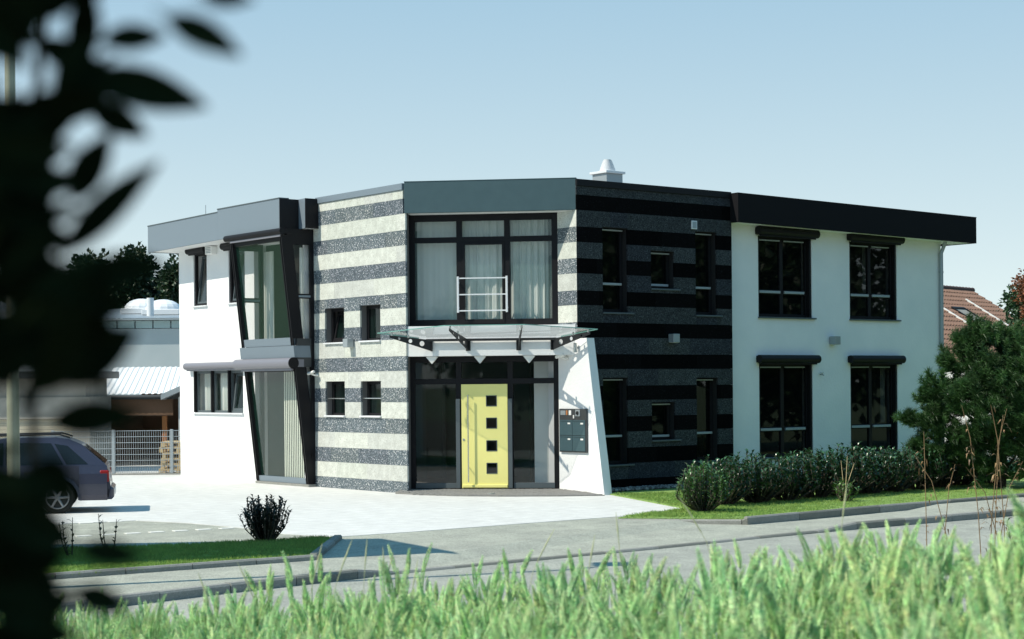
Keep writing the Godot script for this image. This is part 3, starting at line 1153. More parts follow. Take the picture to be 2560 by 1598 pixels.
func build_roofs(b: Node3D) -> void:
	# left wing: fascia with a step in its top edge, the return towards the stone wall, white soffit
	var mb := MB.new()
	sloped_fascia(mb, -10.45, -6.74, 0.79, 0.85, 5.733, 5.80, 6.405, 6.458)
	sloped_fascia(mb, -6.738, -3.82, 0.79, 0.85, 5.80, 5.849, 6.527, 6.54)
	sloped_fascia(mb, -10.45, -10.39, -7.0, 0.788, 5.733, 5.733, 6.405, 6.405)
	sloped_fascia(mb, -3.86, -3.52, 0.29, 0.348, 5.86, 5.866, 6.545, 6.55)
	var f := put(mb, "left_fascia", M.alu, b, FL)
	mb = MB.new()
	sloped_fascia(mb, -3.819, -3.80, 0.349, 0.851, 5.848, 5.848, 6.541, 6.541)
	sloped_fascia(mb, -3.519, -3.50, -0.3, 0.349, 5.864, 5.864, 6.551, 6.551)
	put(mb, "shaded_return", M.frame, f)  # near-black sheets over the returns, painting in the shade of these ends
	mb = MB.new()
	sloped_fascia(mb, -10.46, -6.74, 0.6, 0.86, 6.406, 6.459, 6.43, 6.483)
	sloped_fascia(mb, -6.745, -3.81, 0.6, 0.86, 6.528, 6.541, 6.553, 6.566)
	put(mb, "roof_edge_trim", M.frame_grey, f)
	mb = MB.new()
	sloped_fascia(mb, -10.388, -3.9, -0.1, 0.788, 5.745, 5.86, 5.80, 5.92)
	sloped_fascia(mb, -3.898, -3.584, -0.05, 0.286, 5.872, 5.876, 5.92, 5.92)
	put(mb, "soffit", M.white, f)
	# front fascia over the entrance
	mb = MB.new()
	mb.cbox(Vector3(-1.655, 5.93, 0.37), Vector3(2.045, 6.6, 0.45), 0.006)
	mb.box(Vector3(-1.66, 6.601, 0.1), Vector3(2.05, 6.615, 0.455))
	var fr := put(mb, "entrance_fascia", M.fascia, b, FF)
	mb = MB.new()
	mb.box(Vector3(-1.6, 5.925, -0.2), Vector3(2.0, 5.97, 0.368))
	put(mb, "soffit", M.white, fr)
	# right wing
	mb = MB.new()
	sloped_fascia(mb, 4.615, 13.34, 0.19, 0.25, 5.885, 5.772, 6.535, 6.43)
	sloped_fascia(mb, 4.615, 4.675, -0.3, 0.188, 5.885, 5.885, 6.535, 6.535)
	sloped_fascia(mb, 13.28, 13.34, -8.0, 0.188, 5.772, 5.772, 6.43, 6.43)
	var rf := put(mb, "right_fascia", M.fascia_shaded, b, FR)
	mb = MB.new()
	sloped_fascia(mb, 4.61, 13.345, 0.0, 0.256, 6.536, 6.431, 6.556, 6.451)
	put(mb, "roof_edge_trim", M.frame, rf)
	mb = MB.new()
	sloped_fascia(mb, 4.68, 13.276, -0.5, 0.188, 5.895, 5.784, 5.95, 5.84)
	put(mb, "soffit", M.white, rf)
	# roof deck over everything, outline in the world
	mb = MB.new()
	mb.slab(plan(0.25), 6.0, 6.38)
	put(mb, "roof_deck", M.roof_gravel, b)
	# chimney and vent pipe on the roof
	mb = MB.new()
	mb.t = Transform3D(Basis(Vector3.UP, 0.67), Vector3(2.36, 0, -42.2) - ORIGIN)
	mb.cbox(Vector3(-0.26, 6.3, -0.26), Vector3(0.26, 7.3, 0.26), 0.006)
	var ch := put(mb, "chimney", M.zinc, b)
	mb = MB.new()
	mb.t = Transform3D(Basis(Vector3.UP, 0.67), Vector3(2.36, 0, -42.2) - ORIGIN)
	mb.cbox(Vector3(-0.31, 7.3, -0.31), Vector3(0.31, 7.36, 0.31), 0.006)
	mb.tube([Vector3(0, 7.36, 0), Vector3(0, 7.42, 0), Vector3(0, 7.62, 0), Vector3(0, 7.66, 0)], [0.19, 0.19, 0.115, 0.09], 18)
	put(mb, "chimney_cap", M.sheet_white, ch)
	mb = MB.new()
	mb.t = Transform3D(Basis.IDENTITY, Vector3(1.36, 0, -39.2) - ORIGIN)
	mb.tube([Vector3(0, 6.3, 0), Vector3(0, 6.78, 0)], [0.055, 0.055], 14)
	mb.tube([Vector3(0, 6.80, 0), Vector3(0, 6.86, 0)], [0.065, 0.06], 14)
	put(mb, "vent_pipe", M.zinc, b)
	mb = MB.new()
	mb.t = Transform3D(Basis.IDENTITY, Vector3(-8.05, 0, -46.0) - ORIGIN)
	mb.tube([Vector3(0, 6.3, 0), Vector3(0, 7.05, 0)], [0.012, 0.008], 6)
	mb.box(Vector3(-0.02, 6.6, -0.06), Vector3(0.35, 6.72, 0.06))
	put(mb, "lightning_rod", M.zinc, b)


func plan(inset: float) -> PackedVector2Array:
	# inside outline of the whole building in x, z, relative to the origin
	var r := PackedVector2Array()
	var pts := [FL * Vector3(-10.1 + inset, 0, 0.15 - inset), FL * Vector3(-3.9, 0, 0.15 - inset), FL * Vector3(-3.9, 0, -inset), FL * Vector3(-0.5, 0, -inset), FF * Vector3(-1.4, 0, -0.12), FF * Vector3(1.6, 0, -0.12), FR * Vector3(0.2, 0, -inset), FR * Vector3(4.6, 0, -inset), FR * Vector3(4.6, 0, -0.2 - inset), FR * Vector3(12.4 - inset, 0, -0.2 - inset), FR * Vector3(12.4 - inset, 0, -8.5), FL * Vector3(-10.1 + inset, 0, -7.5)]
	for p in pts:
		r.append(Vector2(p.x, p.z))
	return r


func build_rooms(b: Node3D) -> void:
	var mb := MB.new()
	mb.slab(plan(0.3), -0.3, -0.01)
	mb.slab(plan(0.3), 2.86, 3.14)
	put(mb, "floor_slab", M.carpet, b)
	mb = MB.new()
	var pts := plan(0.28)
	var n := pts.size()
	# closed back walls
	for k in [n - 3, n - 2, n - 1]:
		var a := pts[k]
		var c := pts[(k + 1) % n]
		var d := Vector3(c.x - a.x, 0, c.y - a.y)
		mb.t = Transform3D(Basis(d.normalized(), Vector3.UP, d.normalized().cross(Vector3.UP)), Vector3(a.x, 0, a.y))
		mb.box(Vector3(0, -0.35, -0.02), Vector3(d.length(), 6.0, 0.28))
	put(mb, "rear_wall", M.white, b)
	# partitions some way behind the windows
	mb = MB.new()
	mb.t = FL
	mb.box(Vector3(-9.8, 0.0, -3.2), Vector3(-3.0, 2.85, -3.1))
	mb.box(Vector3(-9.8, 3.15, -3.2), Vector3(-3.0, 5.95, -3.1))
	mb.box(Vector3(-6.55, 3.15, -3.1), Vector3(-6.45, 5.95, -0.22))
	mb.box(Vector3(-6.55, 0.0, -3.1), Vector3(-6.45, 2.85, -0.22))
	mb.box(Vector3(-3.75, 0.0, -3.1), Vector3(-3.65, 2.85, -0.35))
	mb.box(Vector3(-3.75, 3.15, -3.1), Vector3(-3.65, 5.95, -0.35))
	put(mb, "inner_wall", M.room, b)
	mb = MB.new()
	mb.t = FR
	mb.box(Vector3(4.7, 0.0, -4.6), Vector3(12.0, 2.85, -4.5))
	mb.box(Vector3(4.7, 3.15, -4.6), Vector3(12.0, 5.95, -4.5))
	mb.box(Vector3(8.1, 0.0, -4.5), Vector3(8.2, 2.85, -0.55))
	mb.box(Vector3(8.1, 3.15, -4.5), Vector3(8.2, 5.95, -0.55))
	mb.box(Vector3(1.0, 0.0, -2.9), Vector3(4.6, 2.85, -2.8))
	mb.box(Vector3(1.0, 3.15, -2.9), Vector3(4.6, 5.95, -2.8))
	put(mb, "inner_wall", M.room_dark, b)
	mb = MB.new()
	mb.t = FF
	mb.box(Vector3(-1.4, 3.15, -3.1), Vector3(2.2, 5.95, -3.0))
	mb.box(Vector3(-1.4, 0.0, -5.1), Vector3(3.2, 2.85, -5.0))
	put(mb, "inner_wall", M.room, b)
	mb = MB.new()
	mb.t = FF
	mb.box(Vector3(1.03, 0.0, -1.4), Vector3(1.62, 2.84, -0.32))
	put(mb, "white_inner_wall", M.room_white, b)


func build_entrance(b: Node3D) -> void:
	# upper window wall
	var mb := MB.new()
	var z := 0.02
	var d := 0.09
	var w := window(b, FF, -1.66, 1.625, 3.5, 5.93, z, [-0.54, 0.505], [5.375], M.frame, M.glass_front, 0.15, 0.12, [[1, 0]])
	w.set_meta("label", "tall six-part window with pale curtains above the entrance")
	mb = MB.new()
	for q in [[-0.48, 3.56, -0.415, 5.315], [0.395, 3.56, 0.445, 5.315], [-0.415, 3.56, 0.395, 3.625], [-0.415, 5.26, 0.395, 5.315]]:
		mb.cbox(Vector3(q[0], q[1], z - 0.06), Vector3(q[2], q[3], z + 0.012), 0.003)
	put(mb, "balcony_door_frame", M.frame, w)
	mb = MB.new()
	mb.quad(Vector3(-0.415, 3.62, z - 0.03), Vector3(0.395, 3.62, z - 0.03), Vector3(0.395, 5.26, z - 0.03), Vector3(-0.415, 5.26, z - 0.03))
	put(mb, "pane", M.glass_front, w)
	curtain(w, -1.5, -0.6, 3.5, 5.9, -0.22, 0.010, 0.30, M.curtain)
	curtain(w, -0.5, 0.42, 3.5, 5.9, -0.22, 0.026, 0.19, M.curtain)
	curtain(w, 0.56, 1.5, 3.5, 5.9, -0.22, 0.034, 0.17, M.curtain)
	# white slab edge over the entrance
	mb = MB.new()
	mb.slab(p2([[-1.62, -0.12], [1.6, -0.12], [2.02, 0.42], [-1.635, 0.42]]), 2.855, 3.5)
	put(mb, "white_lintel", M.white, b, FF)
	# glazed entrance screen
	var e := window(b, FF, -1.66, 1.62, -0.02, 2.853, z, [-0.576, 0.55], [2.31], M.frame, M.glass_front_low, 0.13, 0.12, [[1, 0]])
	e.name = numbered(b, "entrance_screen")
	e.set_meta("label", "dark framed glass screen around the yellow door")
	mb = MB.new()
	mb.cbox(Vector3(-1.53, 0.0, z - 0.05), Vector3(-0.64, 0.11, z + 0.012), 0.004)
	mb.cbox(Vector3(0.615, 0.0, z - 0.05), Vector3(1.5, 0.115, z + 0.012), 0.004)
	put(mb, "bottom_rail", M.frame_grey, e)
	mb = MB.new()
	for s in [-0.636, 0.5]:
		mb.cbox(Vector3(s, 0.0, z), Vector3(s + 0.09, 1.93, z + 0.05), 0.004)
	put(mb, "door_post", M.frame_grey, e)
	# yellow door with four square windows
	mb = MB.new()
	var wins := []
	for t in [1.766, 1.286, 0.797, 0.312]:
		wins.append(Rect2(0.022, t, 0.236, 0.236))
	mb.wall(-0.516, 0.488, 0.0, 2.245, z - 0.05, z + 0.03, wins)
	mb.cbox(Vector3(-0.5, 0.015, z + 0.028), Vector3(0.48, 0.075, z + 0.06), 0.006)
	var dr := put(mb, "door", M.yellow, b, FF)
	dr.set_meta("label", "bright yellow front door with four square windows")
	for q: Rect2 in wins:
		mb = MB.new()
		for s in [[q.position.x, q.position.y, q.position.x + 0.014, q.end.y], [q.end.x - 0.014, q.position.y, q.end.x, q.end.y], [q.position.x + 0.014, q.position.y, q.end.x - 0.014, q.position.y + 0.014], [q.position.x + 0.014, q.end.y - 0.014, q.end.x - 0.014, q.end.y]]:
			mb.box(Vector3(s[0], s[1], z - 0.03), Vector3(s[2], s[3], z + 0.036))
		put(mb, "window_frame", M.frame_grey, dr)
		mb = MB.new()
		mb.quad(Vector3(q.position.x, q.position.y, z - 0.01), Vector3(q.end.x, q.position.y, z - 0.01), Vector3(q.end.x, q.end.y, z - 0.01), Vector3(q.position.x, q.end.y, z - 0.01))
		put(mb, "pane", M.glass_dark, dr)
	mb = MB.new()
	mb.tube([Vector3(-0.36, 0.13, z + 0.115), Vector3(-0.36, 2.02, z + 0.115)], [0.014, 0.014], 10)
	for h in [0.45, 1.78]:
		mb.tube([Vector3(-0.36, h, z + 0.03), Vector3(-0.36, h, z + 0.11)], [0.01, 0.01], 8)
	put(mb, "pull_handle", M.steel, dr)
	mb = MB.new()
	mb.tube([Vector3(-0.47, 1.05, z + 0.03), Vector3(-0.47, 1.05, z + 0.038)], [0.026, 0.026], 14)
	put(mb, "lock", M.steel, dr)


func build_white_wing(b: Node3D) -> void:
	var z := -0.2
	var holes := [Rect2(5.72, 3.765, 1.84, 1.905), Rect2(8.92, 3.765, 1.78, 1.905), Rect2(5.72, 0.46, 1.84, 2.22), Rect2(8.92, 0.46, 1.78, 2.22)]
	var mb := MB.new()
	mb.wall(4.5, 12.45, -0.3, 5.9, z - 0.34, z, holes)
	put(mb, "white_wall", M.white, b, FR)
	for i in 4:
		var q: Rect2 = holes[i]
		var rail: float = 4.36 if i < 2 else 1.12
		var mid := q.get_center().x
		var w := window(b, FR, q.position.x, q.end.x, q.position.y, q.end.y, z - 0.13, [mid], [rail], M.frame, M.glass_dark, 0.08, 0.11)
		mb = MB.new()
		for s in [[q.position.x + 0.03, mid - 0.07], [mid + 0.07, q.end.x - 0.16]]:
			for y in [[rail - 0.03, rail + 0.03, 0.04], [q.end.y - 0.11, q.end.y - 0.08, 0.03]]:
				mb = MB.new()
				mb.cbox(Vector3(s[0], y[0], z - 0.13), Vector3(s[1], y[1], z - 0.13 + y[2]), 0.005)
				put(mb, "glazing_rail", M.rail_light, w)
		sill(w, q.position.x - 0.02, q.end.x + 0.1, q.position.y, z - 0.13, z + 0.06, M.frame_grey)
		shutter_box(w, q.position.x - 0.1, q.end.x + 0.1, q.end.y + 0.095, z + 0.10, 0.098, M.frame)
		for s in [q.position.x, q.end.x - 0.06]:
			mb = MB.new()
			mb.cbox(Vector3(s, q.position.y, z - 0.125), Vector3(s + 0.06, q.end.y, z - 0.02), 0.004)
			put(mb, "shutter_guide", M.frame, w)
		if i == 1:
			curtain(w, mid - 0.02, mid + 0.14, 4.38, 5.6, z - 0.35, 0.02, 0.11, M.curtain)
		elif i == 3:
			curtain(w, q.end.x - 0.3, q.end.x - 0.16, 1.2, 2.6, z - 0.3, 0.015, 0.09, M.curtain)
		elif i == 2:
			curtain(w, q.position.x + 0.1, q.position.x + 0.55, 1.2, 2.6, z - 0.6, 0.03, 0.14, M.curtain)
	# closing wall at the right end
	mb = MB.new()
	mb.box(Vector3(12.15, -0.3, -8.3), Vector3(12.449, 5.9, z - 0.34))
	put(mb, "end_wall", M.white, b, FR)
	mb = MB.new()
	mb.tube([Vector3(12.38, -0.1, z + 0.07), Vector3(12.38, 5.5, z + 0.07), Vector3(12.40, 5.7, z + 0.15), Vector3(12.42, 5.86, z + 0.2)], [0.05, 0.05, 0.05, 0.05], 12)
	for h in [0.8, 2.9, 5.0]:
		mb.tube([Vector3(12.38, h, z + 0.07), Vector3(12.38, h + 0.04, z + 0.07)], [0.06, 0.06], 12)
	put(mb, "downpipe", M.zinc, b, FR)


func on_wall(called: String, label: String, category: String, frame: Transform3D, at: Vector3, group := "") -> Node3D:
	var o := thing(called, label, category, Vector3.ZERO, group)
	o.transform = Transform3D(frame.basis, frame * at + ORIGIN)
	return o


func holed_plate(len: float, up: float, holes: Array, thick: float) -> MB:
	# tapering plate from its root (0.235 deep) to its tip (0.053 deep), with round holes
	var mb := MB.new()
	var low := func(u: float) -> float:
		return lerpf(-0.235, up - 0.065, u / len)
	var high := func(u: float) -> float:
		return lerpf(0.0, up - 0.012, u / len)
	var cuts := [0.0]
	for i in holes.size() - 1:
		cuts.append((holes[i][0] + holes[i + 1][0]) / 2)
	cuts.append(len)
	for i in holes.size():
		var u0: float = cuts[i]
		var u1: float = cuts[i + 1]
		var q := [Vector2(u0, low.call(u0)), Vector2(u1, low.call(u1)), Vector2(u1, high.call(u1)), Vector2(u0, high.call(u0))]
		var c := Vector2(holes[i][0], lerpf(low.call(holes[i][0]), high.call(holes[i][0]), 0.5))
		var r: float = holes[i][1]
		var angs := []
		for k in 16:
			angs.append(-PI + TAU * k / 16)
		for p: Vector2 in q:
			angs.append((p - c).angle())
		angs.sort()
		var inner := []
		var outer := []
		for a: float in angs:
			var d := Vector2(cos(a), sin(a))
			inner.append(c + d * r)
			var far := c + d * 3.0
			var best := far
			for e in 4:
				var x = Geometry2D.segment_intersects_segment(c, far, q[e], q[(e + 1) % 4])
				if x != null and c.distance_to(x) < c.distance_to(best):
					best = x
			outer.append(best)
		for k in angs.size():
			var l := (k + 1) % angs.size()
			var z := Vector3(0, 0, thick / 2)
			var p0 := Vector3(inner[k].x, inner[k].y, 0)
			var p1 := Vector3(outer[k].x, outer[k].y, 0)
			var p2_ := Vector3(outer[l].x, outer[l].y, 0)
			var p3 := Vector3(inner[l].x, inner[l].y, 0)
			mb.quad(p0 + z, p1 + z, p2_ + z, p3 + z)
			mb.quad(p3 - z, p2_ - z, p1 - z, p0 - z)
			mb.quad(p0 - z, p0 + z, p3 + z, p3 - z)
	for e in [[Vector2(0, -0.235), Vector2(len, up - 0.065)], [Vector2(len, up - 0.065), Vector2(len, up - 0.012)], [Vector2(len, up - 0.012), Vector2(0, 0)]]:
		var a: Vector2 = e[0]
		var b: Vector2 = e[1]
		var h := thick / 2
		mb.quad(Vector3(a.x, a.y, -h), Vector3(b.x, b.y, -h), Vector3(b.x, b.y, h), Vector3(a.x, a.y, h))
	return mb


func build_fixtures() -> void:
	# glass canopy on four holed brackets
	var can := on_wall("glass_canopy", "glass canopy on black holed steel brackets above the entrance door", "canopy", FF, Vector3(0, 3.2, 0.45))
	var spots := [[Vector2(-1.10, 0.0), Vector2(-1.92, 0.42), 0.115], [Vector2(-0.30, 0.0), Vector2(-0.54, 1.06), 0.225], [Vector2(0.79, 0.0), Vector2(0.98, 1.06), 0.225], [Vector2(1.52, 0.0), Vector2(2.36, 0.56), 0.135]]
	for q in spots:
		var a: Vector2 = q[0]
		var e: Vector2 = q[1]
		var len := a.distance_to(e)
		var up: float = q[2]
		var mb := holed_plate(len, up, [[len * 0.22, 0.055], [len * 0.5, 0.042], [len * 0.77, 0.026]], 0.014)
		var d := (e - a).normalized()
		var xf := Transform3D(Basis(Vector3(d.x, 0, d.y), Vector3.UP, Vector3(d.x, 0, d.y).cross(Vector3.UP)), Vector3(a.x, 0, a.y))
		var br := put(mb, "bracket", M.black_steel, can, xf)
		mb = MB.new()
		mb.box(Vector3(-0.02, -0.24, -0.05), Vector3(-0.001, 0.01, 0.05))
		put(mb, "base_plate", M.black_steel, br)
		for k in [0.55, 0.95]:
			mb = MB.new()
			mb.tube([Vector3(len * k, up * k - 0.02, 0), Vector3(len * k, up * k + 0.05, 0)], [0.022, 0.022], 12)
			put(mb, "glass_clamp", M.steel, br)
	var mb := MB.new()
	mb.box(Vector3(-1.2, -0.03, 0.005), Vector3(1.6, 0.022, 0.05))
	put(mb, "root_bar", M.black_steel, can)
	mb = MB.new()
	var gl := [Vector3(-1.35, 0.035, 0.06), Vector3(1.7, 0.035, 0.06), Vector3(2.52, 0.165, 0.56), Vector3(1.05, 0.262, 1.15), Vector3(-0.62, 0.262, 1.15), Vector3(-2.2, 0.145, 0.36)]
	var out2 := PackedVector2Array()
	for g in gl:
		out2.append(Vector2(g.x, g.z))
	var t := Vector3(0, 0.016, 0)
	for i in range(1, 5):
		mb.tri(gl[0] + t, gl[i + 1] + t, gl[i] + t)
	put(mb, "glass_sheet", M.glass_canopy, can)
	mb = MB.new()
	for i in range(1, 6):
		var a: Vector3 = gl[i]
		var c: Vector3 = gl[(i + 1) % 6]
		mb.quad(a - t * 0.2, c - t * 0.2, c + t, a + t)
	put(mb, "glass_edge", flat(0.16, 0.34, 0.30, 0.15), can)

	# letter boxes and intercom on the buttress wall
	var lb := on_wall("letter_box_panel", "dark grey panel of four letter boxes with intercom on white wall", "letter box", FN, Vector3(0.065, 0.78, 0.004))
	mb = MB.new()
	mb.cbox(Vector3(0, 0, 0), Vector3(0.892, 0.924, 0.05), 0.006)
	put(mb, "panel", M.letter, lb)
	for i in 2:
		for j in 2:
			mb = MB.new()
			mb.cbox(Vector3(0.03 + i * 0.42, 0.025 + j * 0.335, 0.048), Vector3(0.44 + i * 0.42, 0.35 + j * 0.335, 0.062), 0.004)
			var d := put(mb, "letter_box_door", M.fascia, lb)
			mb = MB.new()
			mb.box(Vector3(0.05 + i * 0.42, 0.318 + j * 0.335, 0.06), Vector3(0.42 + i * 0.42, 0.324 + j * 0.335, 0.064))
			put(mb, "slot", M.black_steel, d)
			mb = MB.new()
			mb.box(Vector3(0.30 + i * 0.42, 0.262 + j * 0.335, 0.06), Vector3(0.385 + i * 0.42, 0.295 + j * 0.335, 0.066))
			put(mb, "name_plate", M.label_white, d)
	mb = MB.new()
	mb.cbox(Vector3(0.055, 0.79, 0.048), Vector3(0.22, 0.885, 0.06), 0.004)
	put(mb, "speaker_grille", M.zinc, lb)
	for s in [[0.24, 0.05], [0.33, 0.08]]:
		mb = MB.new()
		mb.cbox(Vector3(s[0], 0.79, 0.048), Vector3(s[0] + s[1], 0.89, 0.06), 0.004)
		put(mb, "bell_plate", M.label_white if s[1] > 0.06 else M.orange_wood, lb)
	mb = MB.new()
	mb.cbox(Vector3(0.55, 0.765, 0.048), Vector3(0.70, 0.905, 0.066), 0.006)
	var ic := put(mb, "camera_housing", M.zinc, lb)
	mb = MB.new()
	mb.tube([Vector3(0.625, 0.835, 0.064), Vector3(0.625, 0.835, 0.085)], [0.045, 0.035], 16)
	put(mb, "lens", M.black_steel, ic)
	mb = MB.new()
	mb.cbox(Vector3(0.475, 0.72, 0.048), Vector3(0.51, 0.79, 0.066), 0.004)
	put(mb, "bell_button", M.label_white, lb)

	# three triangular lamps under the lintel
	var names := ["left of", "above", "right of"]
	for i in 3:
		var o := on_wall("triangular_lamp", "white triangular lamp under the lintel, %s the yellow door" % names[i], "lamp", FF, Vector3([-1.10, -0.06, 1.0][i], 2.853, 0.33), "triangular lamps under the entrance lintel")
		mb = MB.new()
		mb.prism(p2([[-0.128, -0.012], [0.0, -0.165], [0.128, -0.012]]), -0.05, 0.05)
		put(mb, "lamp_body", M.label_white, o)
		mb = MB.new()
		mb.box(Vector3(-0.10, -0.012, -0.04), Vector3(0.10, -0.002, 0.04))
		put(mb, "mounting_plate", M.sheet_white, o)

	# french balcony rail
	var rl := on_wall("balcony_rail", "steel guard rail with three bars before the upper balcony door", "railing", FF, Vector3(-0.02, 3.83, 0.17))
	for s in [-0.53, 0.53]:
		mb = MB.new()
		mb.cbox(Vector3(s - 0.022, -0.04, -0.022), Vector3(s + 0.022, 0.74, 0.022), 0.003)
		mb.box(Vector3(s - 0.012, 0.05, -0.15), Vector3(s + 0.012, 0.08, -0.02))
		mb.box(Vector3(s - 0.012, 0.6, -0.15), Vector3(s + 0.012, 0.63, -0.02))
		put(mb, "post", M.sheet_white, rl)
	for h in [0.0, 0.348, 0.70]:
		mb = MB.new()
		mb.cbox(Vector3(-0.51, h - 0.013, -0.013), Vector3(0.51, h + 0.013, 0.013), 0.003)
		put(mb, "bar", M.sheet_white, rl)

	# cube lamps and small fittings on the walls
	var cubes := [["grey cube lamp on the dark striped wall", FR, Vector3(2.72, 3.13, 0.0), 0.19], ["grey cube lamp between the windows of the white right wing", FR, Vector3(8.25, 3.13, -0.2), 0.20], ["grey cube lamp beside the small tilted window of the striped wall", FL, Vector3(-2.13, 3.10, 0.0), 0.19]]
	for q in cubes:
		var o := on_wall("wall_lamp", q[0], "wall lamp", q[1], q[2], "cube lamps on the facades")
		var w: float = q[3]
		mb = MB.new()
		mb.cbox(Vector3(-w / 2, 0.0, 0.02), Vector3(w / 2, w, w), 0.006)
		put(mb, "lamp_body", M.zinc, o)
		mb = MB.new()
		mb.box(Vector3(-w / 2 + 0.02, 0.02, 0), Vector3(w / 2 - 0.02, w - 0.02, 0.021))
		put(mb, "mounting_plate", M.frame_grey, o)
		mb = MB.new()
		mb.box(Vector3(-w / 2 + 0.02, -0.004, 0.04), Vector3(w / 2 - 0.02, 0.001, w - 0.02))
		put(mb, "diffuser", M.label_white, o)
	var vl := on_wall("wall_vent", "pale grey box beside the left window under the left roof", "vent", FL, Vector3(-8.2, 5.57, 0.15))
	mb = MB.new()
	mb.cbox(Vector3(-0.19, 0, 0), Vector3(0.15, 0.2, 0.16), 0.008)
	put(mb, "housing", M.corrugated, vl)
	for k in 4:
		mb = MB.new()
		mb.box(Vector3(-0.15, 0.03 + k * 0.04, 0.158), Vector3(0.11, 0.05 + k * 0.04, 0.168))
		put(mb, "louvre", M.zinc, vl)
	var sq := on_wall("square_vent", "small pale square vent plate high on the dark wall", "vent", FR, Vector3(3.45, 5.68, 0.0))
	mb = MB.new()
	mb.cbox(Vector3(-0.085, 0, 0), Vector3(0.085, 0.19, 0.03), 0.004)
	put(mb, "frame", M.sheet_white, sq)
	mb = MB.new()
	mb.box(Vector3(-0.06, 0.025, 0.029), Vector3(0.06, 0.165, 0.034))
	put(mb, "plate", M.zinc, sq)
	var tap := on_wall("outdoor_tap", "small metal tap on the white right wing", "tap", FR, Vector3(7.82, 2.38, -0.2))
	mb = MB.new()
	mb.tube([Vector3(0, 0.03, 0), Vector3(0, 0.03, 0.09), Vector3(0.0, 0.0, 0.11)], [0.016, 0.016, 0.014], 8)
	put(mb, "spout", M.zinc, tap)
	mb = MB.new()
	mb.tube([Vector3(-0.06, 0.07, 0.06), Vector3(0.06, 0.07, 0.06)], [0.011, 0.011], 8)
	mb.tube([Vector3(0, 0.03, 0.06), Vector3(0, 0.07, 0.06)], [0.01, 0.01], 8)
	put(mb, "handle", M.steel, tap)
	# cameras
	for q in [["white security camera where the bay meets the striped wall", FL, Vector3(-3.60, 2.49, 0.0), 0.72], ["small white camera under the canopy on the buttress wall", FN, Vector3(0.30, 2.78, 0.004), 0.8]]:
		var o := on_wall("security_camera", q[0], "security camera", q[1], q[2], "cameras on the facade")
		var k: float = q[3]
		mb = MB.new()
		mb.tube([Vector3(0, 0, 0), Vector3(0, 0, 0.12 * k), Vector3(-0.03, 0.03, 0.2 * k)], [0.045 * k, 0.022, 0.022], 10)
		put(mb, "mount", M.label_white, o)
		mb = MB.new()
		mb.tube([Vector3(-0.16 * k, 0.03, 0.26 * k), Vector3(-0.15 * k, 0.03, 0.26 * k), Vector3(0.1 * k, 0.08, 0.2 * k), Vector3(0.11 * k, 0.082, 0.198 * k)], [0.03, 0.048 * k, 0.048 * k, 0.03], 12)
		put(mb, "camera_body", M.label_white, o)
	var cl := on_wall("spot_lamp", "small steel cylinder spot lamp at the top of the buttress wall", "lamp", FN, Vector3(0.66, 3.0, 0.004))
	mb = MB.new()
	mb.tube([Vector3(0, -0.1, 0.08), Vector3(0, 0.1, 0.08)], [0.04, 0.04], 14)
	put(mb, "lamp_body", M.steel, cl)
	mb = MB.new()
	mb.box(Vector3(-0.015, -0.02, 0), Vector3(0.015, 0.02, 0.05))
	put(mb, "arm", M.steel, cl)


